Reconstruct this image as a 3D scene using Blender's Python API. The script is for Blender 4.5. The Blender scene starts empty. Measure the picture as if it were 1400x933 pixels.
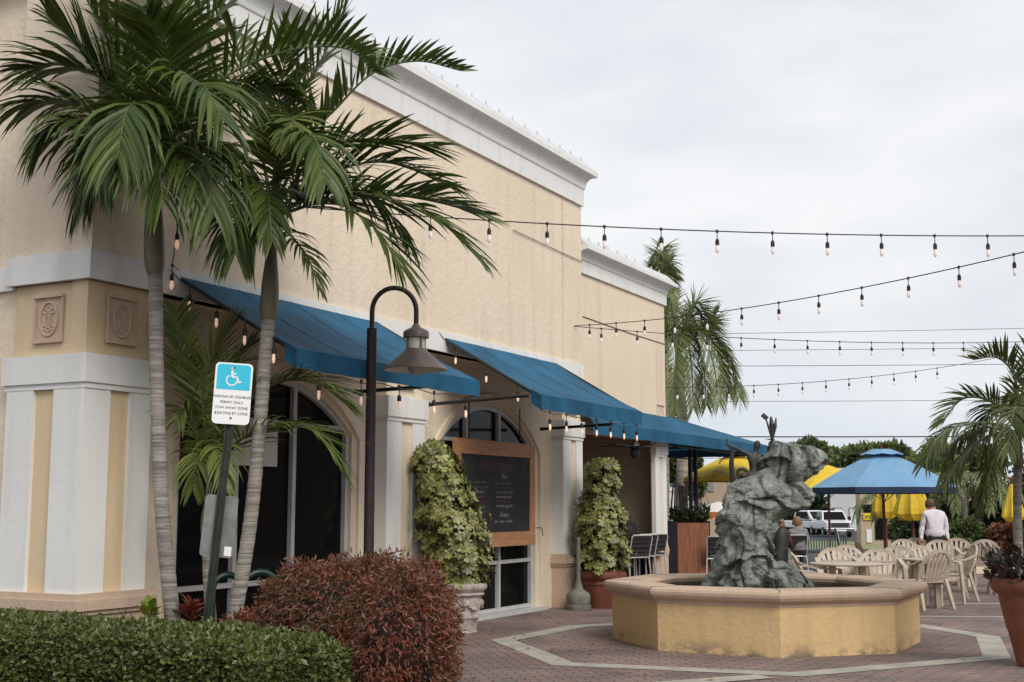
import bpy, bmesh, math, random
import numpy as np
from mathutils import Vector, Matrix, noise, Euler
random.seed(7)
rnd = random.random
def ru(a, b): return a + (b - a) * random.random()
PI = math.pi
C = bpy.context.scene.collection

# ------------------------------------------------------------------ survey of the place
FPX = 1720.0; EYE = 1.55
PITCH = math.atan(223.5 / FPX); cp, sp = math.cos(PITCH), math.sin(PITCH)
def ray(u, v):
    a = (u - 700) / FPX; b = (466.5 - v) / FPX
    return (a, cp - b * sp, sp + b * cp)
def at(u, v, Y):
    r = ray(u, v); t = Y / r[1]
    return Vector((r[0] * t, Y, EYE + r[2] * t))
def gnd(u, v, z=0.0):
    r = ray(u, v); t = (z - EYE) / r[2]
    return Vector((r[0] * t, r[1] * t, z))
AZ = 0.47864785; W = (math.sin(AZ), math.cos(AZ)); N = (math.cos(AZ), -math.sin(AZ))
OO = (1.1196, 20.0193)
def wl(s, n, z=0.0):      # wall frame -> world
    return Vector((OO[0] + W[0] * s + N[0] * n, OO[1] + W[1] * s + N[1] * n, z))
def gh(y):                # the land falls away gently beyond the plaza
    t = min(1.0, max(0.0, (y - 36.0) / 50.0)); t = t * t * (3 - 2 * t)
    return -0.75 * t

# ------------------------------------------------------------------ materials
MATS = {}
def mat(name, col, rough=0.6, metal=0.0, var=0.0, vscale=6.0, bump=0.0, bscale=30.0, spec=0.5,
        emit=None, estr=0.0, col2=None, island=0.0, trans=0.0, detail=4.0, alpha=1.0, stretch=None):
    m = bpy.data.materials.new(name); m.use_nodes = True
    nt = m.node_tree; b = nt.nodes['Principled BSDF']; L = nt.links
    b.inputs['Roughness'].default_value = rough; b.inputs['Metallic'].default_value = metal
    b.inputs['Specular IOR Level'].default_value = spec
    c1 = (*col, 1.0)
    b.inputs['Base Color'].default_value = c1
    tc = nt.nodes.new('ShaderNodeTexCoord')
    vec = tc.outputs['Object']
    if stretch:
        mp = nt.nodes.new('ShaderNodeMapping'); mp.inputs['Scale'].default_value = stretch
        L.new(vec, mp.inputs['Vector']); vec = mp.outputs['Vector']
    outc = None
    if var > 0 or col2 is not None:
        c2 = (*(col2 if col2 is not None else [x * (1 - var) for x in col]), 1.0)
        nz = nt.nodes.new('ShaderNodeTexNoise'); nz.inputs['Scale'].default_value = vscale
        nz.inputs['Detail'].default_value = detail; nz.inputs['Roughness'].default_value = 0.6
        L.new(vec, nz.inputs['Vector'])
        rp = nt.nodes.new('ShaderNodeMapRange'); rp.inputs[1].default_value = 0.35; rp.inputs[2].default_value = 0.65
        L.new(nz.outputs['Fac'], rp.inputs[0])
        fac = rp.outputs[0]
        if island > 0:
            g = nt.nodes.new('ShaderNodeNewGeometry')
            mx0 = nt.nodes.new('ShaderNodeMix'); mx0.data_type = 'FLOAT'
            mx0.inputs[0].default_value = island
            L.new(rp.outputs[0], mx0.inputs[2]); L.new(g.outputs['Random Per Island'], mx0.inputs[3])
            fac = mx0.outputs[0]
        mx = nt.nodes.new('ShaderNodeMix'); mx.data_type = 'RGBA'
        mx.inputs[6].default_value = c1; mx.inputs[7].default_value = c2
        L.new(fac, mx.inputs[0]); L.new(mx.outputs[2], b.inputs['Base Color'])
    if bump > 0:
        n2 = nt.nodes.new('ShaderNodeTexNoise'); n2.inputs['Scale'].default_value = bscale
        n2.inputs['Detail'].default_value = 5.0; n2.inputs['Roughness'].default_value = 0.65
        L.new(vec, n2.inputs['Vector'])
        bp = nt.nodes.new('ShaderNodeBump'); bp.inputs['Strength'].default_value = bump
        bp.inputs['Distance'].default_value = 0.02
        L.new(n2.outputs['Fac'], bp.inputs['Height']); L.new(bp.outputs['Normal'], b.inputs['Normal'])
    if emit:
        b.inputs['Emission Color'].default_value = (*emit, 1); b.inputs['Emission Strength'].default_value = estr
    if trans > 0: b.inputs['Transmission Weight'].default_value = trans
    if alpha < 1: b.inputs['Alpha'].default_value = alpha
    MATS[name] = m
    return m
def twoside_leaf(name, col, col2, rough=0.4, island=0.8, tl=0.25, vscale=3.0, spec=0.5):
    m = mat(name, col, rough, col2=col2, vscale=vscale, island=island, spec=spec)
    nt = m.node_tree; b = nt.nodes['Principled BSDF']; out = nt.nodes['Material Output']
    t = nt.nodes.new('ShaderNodeBsdfTranslucent')
    src = b.inputs['Base Color'].links[0].from_socket
    nt.links.new(src, t.inputs['Color'])
    ms = nt.nodes.new('ShaderNodeMixShader'); ms.inputs[0].default_value = tl
    nt.links.new(b.outputs[0], ms.inputs[1]); nt.links.new(t.outputs[0], ms.inputs[2])
    nt.links.new(ms.outputs[0], out.inputs['Surface'])
    return m

def stucco(name, col, col2, stain=0.0, bump=0.5, sc=14.0):
    m = mat(name, col, 0.85, bump=bump, bscale=sc, spec=0.25)
    nt = m.node_tree; b = nt.nodes['Principled BSDF']; L = nt.links
    tc = nt.nodes['Texture Coordinate']
    n1 = nt.nodes.new('ShaderNodeTexNoise'); n1.inputs['Scale'].default_value = 0.7; n1.inputs['Detail'].default_value = 6
    n3 = nt.nodes.new('ShaderNodeTexNoise'); n3.inputs['Scale'].default_value = 22; n3.inputs['Detail'].default_value = 3
    L.new(tc.outputs['Object'], n1.inputs['Vector']); L.new(tc.outputs['Object'], n3.inputs['Vector'])
    ad = nt.nodes.new('ShaderNodeMath'); ad.operation = 'MULTIPLY_ADD'; ad.inputs[1].default_value = 0.35
    L.new(n3.outputs['Fac'], ad.inputs[0]); L.new(n1.outputs['Fac'], ad.inputs[2])
    mr = nt.nodes.new('ShaderNodeMapRange'); mr.inputs[1].default_value = 0.5; mr.inputs[2].default_value = 0.9
    L.new(ad.outputs[0], mr.inputs[0])
    mx = nt.nodes.new('ShaderNodeMix'); mx.data_type = 'RGBA'
    mx.inputs[6].default_value = (*col, 1); mx.inputs[7].default_value = (*col2, 1)
    L.new(mr.outputs[0], mx.inputs[0])
    src = mx.outputs[2]
    sn = nt.nodes.new('ShaderNodeTexNoise'); sn.inputs['Scale'].default_value = 1.0; sn.inputs['Detail'].default_value = 6
    smp = nt.nodes.new('ShaderNodeMapping'); smp.inputs['Scale'].default_value = (5.0, 5.0, .45)
    L.new(tc.outputs['Object'], smp.inputs['Vector']); L.new(smp.outputs[0], sn.inputs['Vector'])
    smr = nt.nodes.new('ShaderNodeMapRange'); smr.inputs[1].default_value = .52; smr.inputs[2].default_value = .78; smr.inputs[4].default_value = .42
    L.new(sn.outputs['Fac'], smr.inputs[0])
    smx = nt.nodes.new('ShaderNodeMix'); smx.data_type = 'RGBA'; smx.inputs[7].default_value = (col[0] * .6, col[1] * .6, col[2] * .6, 1)
    L.new(smr.outputs[0], smx.inputs[0]); L.new(src, smx.inputs[6]); src = smx.outputs[2]
    if stain > 0:
        w = nt.nodes.new('ShaderNodeTexNoise'); w.inputs['Scale'].default_value = 1.0; w.inputs['Detail'].default_value = 7
        w.inputs['Roughness'].default_value = 0.7
        mp = nt.nodes.new('ShaderNodeMapping'); mp.inputs['Scale'].default_value = (2.5, 2.5, 4.0)
        L.new(tc.outputs['Object'], mp.inputs['Vector']); L.new(mp.outputs[0], w.inputs['Vector'])
        sx = nt.nodes.new('ShaderNodeSeparateXYZ'); L.new(tc.outputs['Object'], sx.inputs[0])
        zr = nt.nodes.new('ShaderNodeMapRange'); zr.inputs[1].default_value = 0.0; zr.inputs[2].default_value = 0.16
        zr.inputs[3].default_value = 1.0; zr.inputs[4].default_value = 0.0
        L.new(sx.outputs[2], zr.inputs[0])
        wr = nt.nodes.new('ShaderNodeMapRange'); wr.inputs[1].default_value = 0.47; wr.inputs[2].default_value = 0.58
        L.new(w.outputs['Fac'], wr.inputs[0])
        mu = nt.nodes.new('ShaderNodeMath'); mu.operation = 'MULTIPLY'
        L.new(zr.outputs[0], mu.inputs[0]); L.new(wr.outputs[0], mu.inputs[1])
        m2 = nt.nodes.new('ShaderNodeMath'); m2.operation = 'MULTIPLY'; m2.inputs[1].default_value = stain
        L.new(mu.outputs[0], m2.inputs[0])
        mx2 = nt.nodes.new('ShaderNodeMix'); mx2.data_type = 'RGBA'; mx2.inputs[7].default_value = (.12, .11, .1, 1)
        L.new(m2.outputs[0], mx2.inputs[0]); L.new(src, mx2.inputs[6]); src = mx2.outputs[2]
    L.new(src, b.inputs['Base Color'])
    return m

TAN = stucco('tan_stucco', (.77, .66, .52), (.71, .60, .46), bump=.8, sc=10)
TAN2 = stucco('smooth_tan_stucco', (.77, .66, .515), (.72, .605, .465), bump=0.25, sc=30)
YEL = stucco('yellow_panel_paint', (.70, .56, .37), (.64, .50, .33), bump=0.25, sc=25)
PINKB = stucco('pink_tan_base', (.60, .46, .35), (.52, .39, .29), bump=0.4, sc=20)
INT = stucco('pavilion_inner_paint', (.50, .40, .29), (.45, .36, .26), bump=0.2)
WHT = stucco('white_trim_paint', (.78, .78, .76), (.70, .70, .68), bump=0.15, sc=20)
FYEL = stucco('fountain_yellow_stucco', (.66, .475, .245), (.57, .40, .20), stain=0.85, bump=0.6, sc=13)
FCAP = stucco('fountain_cap_stone', (.56, .43, .325), (.44, .32, .23), bump=0.35, sc=30)
ROOFM = mat('pale_metal_roof', (.62, .63, .64), .45, .0, var=.15, vscale=3)
GLASS = mat('dark_window_glass', (.006, .007, .008), .08, spec=.11)
FRAME = mat('white_window_frame', (.55, .55, .54), .4, var=.15)
AWN = mat('blue_awning_fabric', (.012, .108, .21), .75, var=.38, vscale=1.6, bump=.5, bscale=3.5, spec=.3)
NAVY = mat('navy_paint', (.012, .015, .05), .5)
BLK = mat('black_metal', (.015, .014, .016), .45, bump=.05)
TAUPE = mat('taupe_lamp_paint', (.15, .115, .10), .45, var=.3, vscale=10)
BRONZE = mat('bronze_brown_paint', (.035, .022, .022), .45, var=.3, vscale=8, spec=.4)
CREAM = mat('shade_inner_white', (.6, .58, .5), .5)
BRK = None
CONC = mat('pale_concrete', (.42, .39, .33), .9, var=.3, vscale=3, bump=.2, bscale=50)
TERRA = mat('terracotta', (.26, .09, .05), .7, var=.35, vscale=5, bump=.15, bscale=20)
TERRA2 = mat('red_terracotta', (.20, .06, .035), .6, var=.4, vscale=4, bump=.1)
PLAST = mat('resin_chair_plastic', (.52, .44, .35), .5, var=.2, vscale=9)
WPOT = mat('weathered_white_stone', (.52, .49, .47), .85, col2=(.28, .22, .19), vscale=9, bump=.5, bscale=25)
UBASE = mat('grey_green_concrete', (.22, .22, .18), .85, var=.45, vscale=6, bump=.3)
WOOD = mat('cedar_wood', (.52, .27, .13), .6, col2=(.36, .17, .08), vscale=3, bump=.15, stretch=(1, 1, 9), detail=6)
WOODV = mat('dark_redwood', (.33, .13, .06), .6, col2=(.18, .065, .035), vscale=4, bump=.2, stretch=(6, 6, .6), detail=6)
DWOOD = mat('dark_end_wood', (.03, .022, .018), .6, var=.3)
CHALK = mat('blackboard', (.022, .023, .026), .75, col2=(.04, .042, .048), vscale=2.5, spec=.25)
ALU = mat('pale_metal_tube', (.55, .55, .54), .35, .3)
MESHB = mat('black_mesh', (.02, .02, .022), .6)
SOIL = mat('dark_soil', (.03, .022, .016), .95, bump=.5)
MULCH = mat('brown_mulch', (.07, .04, .025), .95, var=.6, vscale=20, bump=.8, bscale=30)
YFAB = mat('yellow_umbrella_fabric', (.72, .50, .03), .7, var=.2, vscale=3)
BFAB = mat('blue_umbrella_fabric', (.17, .34, .53), .7, var=.15, vscale=3)
BFAB2 = mat('navy_umbrella_valance', (.015, .035, .09), .7)
MAROON = mat('maroon_pole', (.10, .025, .018), .5)
BULB = mat('warm_bulb_glass', (.85, .75, .65), .1, emit=(1, .55, .32), estr=.28)
BULBC = mat('clear_bulb_glass', (.75, .70, .68), .12, spec=.8, emit=(1, .75, .6), estr=.12)
SOCK = mat('black_rubber_socket', (.012, .012, .012), .5)
CABLE = mat('black_cable', (.015, .015, .017), .6)
ROCK = mat('bronze_rock', (.30, .325, .295), .8, col2=(.085, .095, .08), vscale=5, bump=1.0, bscale=16, stretch=(1.5, 1.5, .8), detail=9)
BRZ = mat('dark_bronze_figure', (.05, .05, .048), .5, .3, var=.5, vscale=10, bump=.4)
WATER = mat('fountain_water', (.02, .03, .022), .05)
BARK = mat('grey_palm_bark', (.40, .37, .33), .9, col2=(.18, .16, .14), vscale=5, bump=1.0, bscale=6, stretch=(.6, .6, 7), detail=6)
BARKW = mat('brown_bark', (.09, .065, .045), .9, var=.4, bump=.6)
SHAFT = mat('green_crownshaft', (.09, .12, .05), .45, col2=(.16, .13, .08), vscale=5)
STEM = mat('palm_stem_green', (.07, .10, .03), .5)
PLEAF = twoside_leaf('palm_leaflet', (.028, .058, .010), (.105, .145, .026), .42, tl=.18, spec=.35)
PLEAF2 = twoside_leaf('young_palm_leaflet', (.075, .115, .022), (.19, .22, .055), .42, tl=.22, spec=.35)
PLEAF3 = twoside_leaf('far_palm_leaflet', (.09, .125, .035), (.24, .26, .10), .5, tl=.25)
HLEAF = twoside_leaf('hedge_leaf', (.038, .060, .012), (.15, .165, .045), .42, tl=.12)
RLEAF = twoside_leaf('red_bush_leaf', (.26, .065, .04), (.06, .055, .02), .45, tl=.15, vscale=2.2, island=.5)
SLEAF = twoside_leaf('schefflera_leaf', (.02, .045, .010), (.40, .385, .125), .4, tl=.12, vscale=9, island=.75)
TLEAF = twoside_leaf('tree_leaf', (.06, .085, .025), (.13, .16, .055), .6, tl=.2)
TLEAF2 = twoside_leaf('pale_tree_leaf', (.10, .15, .04), (.20, .25, .08), .6, tl=.2)
DLEAF = twoside_leaf('dark_shrub_leaf', (.012, .024, .008), (.03, .05, .015), .55, tl=.1)
CROT = twoside_leaf('croton_yellow_leaf', (.30, .30, .03), (.12, .2, .02), .4)
CROTR = twoside_leaf('croton_red_leaf', (.38, .04, .05), (.12, .10, .02), .4)
PURP = twoside_leaf('purple_green_leaf', (.02, .035, .015), (.06, .025, .03), .35)
GRASS = mat('lawn_grass', (.16, .20, .06), .9, col2=(.26, .26, .11), vscale=1.5, bump=.5)
ASPH = mat('asphalt', (.055, .055, .055), .95, var=.3, vscale=2)
SIGNW = mat('sign_white', (.85, .86, .86), .35, emit=(.85,.88,.9), estr=0.0)
SIGNB = mat('sign_cyan', (.03, .52, .72), .35)
SIGNG = mat('sign_back_grey', (.28, .28, .27), .5, .3, var=.3, vscale=9)
POSTG = mat('green_sign_post', (.035, .045, .035), .55, .2, var=.5, vscale=12)
TXTB = mat('sign_lettering', (.02, .02, .03), .5)
DGRN = mat('dark_green_metal', (.01, .035, .025), .4)
SHIRT = mat('white_shirt', (.72, .68, .74), .8, var=.12, vscale=9)
TROU = mat('dark_trousers', (.02, .025, .02), .8)
SKIN = mat('skin', (.45, .24, .16), .55)
HAIRB = mat('brown_hair', (.10, .05, .03), .6, var=.4, vscale=20)
HAIRG = mat('ginger_hair', (.27, .13, .06), .6, var=.35, vscale=25)
GREYS = mat('grey_striped_top', (.30, .30, .31), .85, var=.6, vscale=14, stretch=(.2, .2, 5))
BLACKT = mat('black_top', (.015, .015, .02), .85)
MARC = mat('maroon_top', (.10, .03, .025), .85, var=.3)
CARW = mat('white_car_paint', (.70, .71, .72), .25, spec=.6)
CHROME = mat('chrome_grey', (.35, .35, .36), .3, .7)
TYRE = mat('tyre_rubber', (.015, .015, .015), .8)
LAMP = mat('headlight_glass', (.6, .62, .65), .15)
WBLD = mat('white_metal_siding', (.66, .67, .67), .7, var=.08)
BBLD = mat('beige_building_paint', (.42, .33, .25), .85, var=.15)
SALM = mat('salmon_roof_tile', (.50, .26, .17), .8, var=.3, vscale=3, bump=.4)
ORAN = mat('orange_canopy', (.60, .20, .04), .7, var=.2)
YSGN = mat('yellow_sign', (.70, .50, .02), .5)
REDB = mat('red_brick_paint', (.30, .09, .05), .8, var=.3)
CUSH = mat('pale_cushion', (.62, .60, .58), .8)

# brick pavers
def brick_material():
    m = bpy.data.materials.new('brick_pavers'); m.use_nodes = True; nt = m.node_tree; L = nt.links
    b = nt.nodes['Principled BSDF']; b.inputs['Roughness'].default_value = .85; b.inputs['Specular IOR Level'].default_value = .3
    tc = nt.nodes.new('ShaderNodeTexCoord'); mp = nt.nodes.new('ShaderNodeMapping')
    mp.inputs['Rotation'].default_value = (0, 0, math.radians(-12))
    L.new(tc.outputs['Object'], mp.inputs['Vector'])
    bt = nt.nodes.new('ShaderNodeTexBrick'); bt.inputs['Scale'].default_value = 1.0
    bt.inputs['Brick Width'].default_value = .21; bt.inputs['Row Height'].default_value = .105
    bt.inputs['Mortar Size'].default_value = .007; bt.inputs['Mortar Smooth'].default_value = .3
    bt.inputs['Color1'].default_value = (.26, .175, .15, 1); bt.inputs['Color2'].default_value = (.19, .15, .14, 1)
    bt.inputs['Mortar'].default_value = (.035, .03, .028, 1); bt.inputs['Bias'].default_value = .0
    L.new(mp.outputs[0], bt.inputs['Vector'])
    nz = nt.nodes.new('ShaderNodeTexNoise'); nz.inputs['Scale'].default_value = .9; nz.inputs['Detail'].default_value = 8
    L.new(tc.outputs['Object'], nz.inputs['Vector'])
    mr = nt.nodes.new('ShaderNodeMapRange'); mr.inputs[1].default_value = .35; mr.inputs[2].default_value = .7
    mr.inputs[3].default_value = .72; mr.inputs[4].default_value = 1.3
    L.new(nz.outputs['Fac'], mr.inputs[0])
    mx = nt.nodes.new('ShaderNodeMix'); mx.data_type = 'RGBA'; mx.blend_type = 'MULTIPLY'; mx.inputs[0].default_value = 1
    cb = nt.nodes.new('ShaderNodeCombineColor')
    for i in range(3): L.new(mr.outputs[0], cb.inputs[i])
    L.new(bt.outputs['Color'], mx.inputs[6]); L.new(cb.outputs[0], mx.inputs[7]); L.new(mx.outputs[2], b.inputs['Base Color'])
    bp = nt.nodes.new('ShaderNodeBump'); bp.inputs['Strength'].default_value = .6; bp.inputs['Distance'].default_value = .01; bp.invert = True
    L.new(bt.outputs['Fac'], bp.inputs['Height']); L.new(bp.outputs[0], b.inputs['Normal'])
    return m
BRK = brick_material()

# ------------------------------------------------------------------ object helpers
def tag(o, label=None, cat=None, group=None, kind=None):
    if label: o['label'] = label
    if cat: o['category'] = cat
    if group: o['group'] = group
    if kind: o['kind'] = kind
    return o
def empty(name, loc=(0, 0, 0), rz=0, label=None, cat=None, group=None):
    o = bpy.data.objects.new(name, None); C.objects.link(o); o.location = loc; o.rotation_euler = (0, 0, rz)
    o.empty_display_size = .1
    tag(o, label, cat, group); return o
def copy_tree(o, parent=None):
    c = o.copy(); C.objects.link(c); c.parent = parent
    for ch in KIDS.get(o.name, []):
        copy_tree(ch, c)
    return c
KIDS = {}
def setparent(o, p):
    if p is not None:
        o.parent = p; KIDS.setdefault(p.name, []).append(o)
def copy_thing(o):
    c = o.copy(); C.objects.link(c)
    KIDS[c.name] = []
    for ch in KIDS.get(o.name, []):
        cc = copy_thing(ch); cc.parent = c; KIDS[c.name].append(cc)
    return c

class MB:
    def __init__(s): s.v = []; s.f = []; s.m = []; s.mi = 0
    def add(s, vs, fs):
        o = len(s.v); s.v += [tuple(v) for v in vs]
        for f in fs: s.f.append(tuple(i + o for i in f)); s.m.append(s.mi)
    def box(s, x0, x1, y0, y1, z0, z1):
        vs = [(x0, y0, z0), (x1, y0, z0), (x1, y1, z0), (x0, y1, z0), (x0, y0, z1), (x1, y0, z1), (x1, y1, z1), (x0, y1, z1)]
        s.add(vs, [(0, 3, 2, 1), (4, 5, 6, 7), (0, 1, 5, 4), (1, 2, 6, 5), (2, 3, 7, 6), (3, 0, 4, 7)]); return s
    def wb(s, s0, s1, n0, n1, z0, z1): return s.box(s0, s1, -n1, -n0, z0, z1)   # wall frame box
    def bar(s, p, q, w, h=None, up=(0, 0, 1), w2=None, h2=None):
        h = h or w; w2 = w2 or w; h2 = h2 or h
        p = Vector(p); q = Vector(q); d = (q - p).normalized(); up = Vector(up)
        if abs(d.dot(up)) > .98: up = Vector((0, 1, 0))
        a = d.cross(up).normalized(); b = a.cross(d).normalized()
        vs = []
        for c, ww, hh in ((p, w, h), (q, w2, h2)):
            for i, j in ((-1, -1), (1, -1), (1, 1), (-1, 1)): vs.append(c + a * i * ww / 2 + b * j * hh / 2)
        s.add(vs, [(3, 2, 1, 0), (4, 5, 6, 7), (0, 1, 5, 4), (1, 2, 6, 5), (2, 3, 7, 6), (3, 0, 4, 7)]); return s
    def tube(s, pts, r, seg=8, cap=True):
        pts = [Vector(p) for p in pts]; n = len(pts)
        rs = r if isinstance(r, (list, tuple)) else [r] * n
        vs = []; ref = None
        for i, p in enumerate(pts):
            d = (pts[min(i + 1, n - 1)] - pts[max(i - 1, 0)]).normalized()
            if ref is None:
                ref = Vector((1, 0, 0)) if abs(d.x) < .8 else Vector((0, 1, 0))
            a = (ref - d * ref.dot(d)).normalized(); b = d.cross(a); ref = a
            for k in range(seg):
                t = 2 * PI * k / seg; vs.append(p + (a * math.cos(t) + b * math.sin(t)) * rs[i])
        fs = []
        for i in range(n - 1):
            for k in range(seg):
                k2 = (k + 1) % seg; fs.append((i * seg + k, i * seg + k2, (i + 1) * seg + k2, (i + 1) * seg + k))
        if cap: fs.append(tuple(reversed(range(seg)))); fs.append(tuple((n - 1) * seg + k for k in range(seg)))
        s.add(vs, fs); return s
    def lathe(s, prof, c=(0, 0, 0), seg=24, sx=1, sy=1, ph=0, a0=0, cap=True):
        vs = []; fs = []; n = len(prof)
        for r, z in prof:
            for k in range(seg):
                t = 2 * PI * k / seg + ph; vs.append((c[0] + r * sx * math.cos(t), c[1] + r * sy * math.sin(t), c[2] + z))
        for i in range(n - 1):
            for k in range(seg):
                k2 = (k + 1) % seg; fs.append((i * seg + k, i * seg + k2, (i + 1) * seg + k2, (i + 1) * seg + k))
        if cap: fs.append(tuple(reversed(range(seg)))); fs.append(tuple((n - 1) * seg + k for k in range(seg)))
        s.add(vs, fs); return s
    def prism(s, poly, z0, z1):
        n = len(poly); vs = [(x, y, z0) for x, y in poly] + [(x, y, z1) for x, y in poly]
        fs = [tuple(reversed(range(n))), tuple(range(n, 2 * n))] + [(i, (i + 1) % n, n + (i + 1) % n, n + i) for i in range(n)]
        s.add(vs, fs); return s
    def extr(s, poly, d):      # 3-D polygon extruded by vector d
        d = Vector(d); n = len(poly); P = [Vector(p) for p in poly]; vs = P + [p + d for p in P]
        fs = [tuple(range(n)), tuple(reversed(range(n, 2 * n)))] + [(i, n + i, n + (i + 1) % n, (i + 1) % n) for i in range(n)]
        s.add(vs, fs); return s
    def grid(s, fn, nu, nv, thick=0.0):
        vs = [fn(i / nu, j / nv) for j in range(nv + 1) for i in range(nu + 1)]
        w = nu + 1
        fs = [(j * w + i, j * w + i + 1, (j + 1) * w + i + 1, (j + 1) * w + i) for j in range(nv) for i in range(nu)]
        if thick:
            off = len(vs); vs2 = [Vector(v) - Vector((0, 0, thick)) for v in vs]; vs = vs + vs2
            fs += [tuple(off + k for k in reversed(f)) for f in fs[:nu * nv]]
            for i in range(nu):
                fs.append((i + 1, i, off + i, off + i + 1)); a = nv * w; fs.append((a + i, a + i + 1, off + a + i + 1, off + a + i))
            for j in range(nv):
                fs.append((j * w, (j + 1) * w, off + (j + 1) * w, off + j * w))
                fs.append(((j + 1) * w + nu, j * w + nu, off + j * w + nu, off + (j + 1) * w + nu))
        s.add(vs, fs); return s
    def xf(s, M):
        s.v = [tuple(M @ Vector(v)) for v in s.v]; return s
    def build(s, name, m, parent=None, smooth=False, bevel=0, fix=True):
        me = bpy.data.meshes.new(name); me.from_pydata(s.v, [], s.f)
        for mm in (m if isinstance(m, (list, tuple)) else [m]): me.materials.append(mm)
        if any(s.m): me.polygons.foreach_set('material_index', s.m)
        if smooth: me.polygons.foreach_set('use_smooth', [True] * len(me.polygons))
        if fix and len(s.f) < 30000:
            bm = bmesh.new(); bm.from_mesh(me); bmesh.ops.recalc_face_normals(bm, faces=bm.faces); bm.to_mesh(me); bm.free()
        me.update()
        o = bpy.data.objects.new(name, me); C.objects.link(o)
        if smooth and hasattr(me, 'set_sharp_from_angle'): me.set_sharp_from_angle(angle=math.radians(40))
        if bevel:
            b = o.modifiers.new('bevel', 'BEVEL'); b.width = bevel; b.segments = 2; b.limit_method = 'ANGLE'
        setparent(o, parent); return o
def spline(pts, n):
    P = [Vector(p) for p in pts]; P = [P[0] * 2 - P[1]] + P + [P[-1] * 2 - P[-2]]
    out = []; m = len(P) - 3
    for i in range(n + 1):
        t = i / n * m; k = min(int(t), m - 1); t -= k
        a, b, c, d = P[k:k + 4]
        out.append(.5 * ((2 * b) + (c - a) * t + (2 * a - 5 * b + 4 * c - d) * t * t + (3 * b - a - 3 * c + d) * t ** 3))
    return out
def baked(o):
    dg = bpy.context.evaluated_depsgraph_get(); dg.update()
    me = bpy.data.meshes.new_from_object(o.evaluated_get(dg)); o.modifiers.clear()
    o.data = me; return me
def textmesh(body, size, name, m, parent, M, ext=.001, align='CENTER', shear=0.0, sp=1.0):
    cu = bpy.data.curves.new(name, 'FONT'); cu.body = body; cu.size = size; cu.align_x = align; cu.extrude = ext; cu.shear = shear
    cu.space_character = sp
    t = bpy.data.objects.new(name + '_src', cu); C.objects.link(t)
    dg = bpy.context.evaluated_depsgraph_get(); dg.update()
    me = bpy.data.meshes.new_from_object(t.evaluated_get(dg)); bpy.data.objects.remove(t)
    me.name = name; me.transform(M); me.materials.clear(); me.materials.append(m)
    o = bpy.data.objects.new(name, me); C.objects.link(o); setparent(o, parent); return o
def leaves(name, m, parent, pts, size, nrm=None, asp=.5, jit=.35, fold=.25, downdir=0.0):
    """pts: Nx3 positions, nrm: Nx3 rough outward direction.  Each leaf is a folded diamond of two triangles pairs."""
    n = len(pts); P = np.array(pts, dtype=float)
    rs = np.random.RandomState(len(pts) + int(size * 1e4))
    d = rs.normal(size=(n, 3))
    if nrm is not None: d = d * .8 + np.array(nrm) * 1.0
    d[:, 2] -= downdir
    d /= np.linalg.norm(d, axis=1)[:, None]
    r = rs.normal(size=(n, 3)); sd = np.cross(d, r); sd /= np.linalg.norm(sd, axis=1)[:, None]
    up = np.cross(sd, d)
    sz = size * (1 + jit * (rs.rand(n) * 2 - 1) + .5 * (rs.rand(n) < .06))[:, None]
    a = P; b = P + d * sz * .5 + sd * sz * asp * .5 + up * sz * fold * .3; c = P + d * sz; e = P + d * sz * .5 - sd * sz * asp * .5 + up * sz * fold * .3
    V = np.stack([a, b, c, e], 1).reshape(-1, 3)
    idx = np.arange(n) * 4
    me = bpy.data.meshes.new(name)
    me.vertices.add(4 * n); me.vertices.foreach_set('co', V.ravel())
    F = np.stack([idx, idx + 1, idx + 2, idx, idx + 2, idx + 3], 1).reshape(-1)
    me.loops.add(6 * n); me.loops.foreach_set('vertex_index', F.astype(np.int32))
    me.polygons.add(2 * n); me.polygons.foreach_set('loop_start', (np.arange(2 * n) * 3).astype(np.int32))
    me.polygons.foreach_set('loop_total', np.full(2 * n, 3, dtype=np.int32))
    me.update(); me.validate()
    me.materials.append(m)
    o = bpy.data.objects.new(name, me); C.objects.link(o); setparent(o, parent); return o
# ================================================================== SETTING
def ground_sheet():
    ys = [-60, -20, -5, 5, 15, 25, 36] + [36 + 4 * i for i in range(1, 14)] + [110, 150, 250, 500, 1200, 3000]
    xs = [-3000, -800, -200, -60, -20, 0, 20, 60, 200, 800, 3000]
    m = MB(); w = len(xs)
    m.add([(x, y, gh(y) - .012) for y in ys for x in xs],
          [(j * w + i, j * w + i + 1, (j + 1) * w + i + 1, (j + 1) * w + i) for j in range(len(ys) - 1) for i in range(w - 1)])
    return m.build('ground', ASPH)
tag(ground_sheet(), kind='structure')
m = MB(); m.add([(-30, -8, 0), (16, -8, 0), (16, 30, 0), (-30, 30, 0)], [(0, 1, 2, 3)])
tag(m.build('plaza_paving', BRK), kind='structure')
def strip_lawn(name, x0, x1, y0, y1, mt, dz):
    m = MB(); n = 12
    for i in range(n):
        a = y0 + (y1 - y0) * i / n; b = y0 + (y1 - y0) * (i + 1) / n
        m.add([(x0, a, gh(a) + dz), (x1, a, gh(a) + dz), (x1, b, gh(b) + dz), (x0, b, gh(b) + dz)], [(0, 1, 2, 3)])
    return tag(m.build(name, mt), kind='structure')
strip_lawn('lawn', -6, 60, 46, 80, GRASS, .004)
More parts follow.
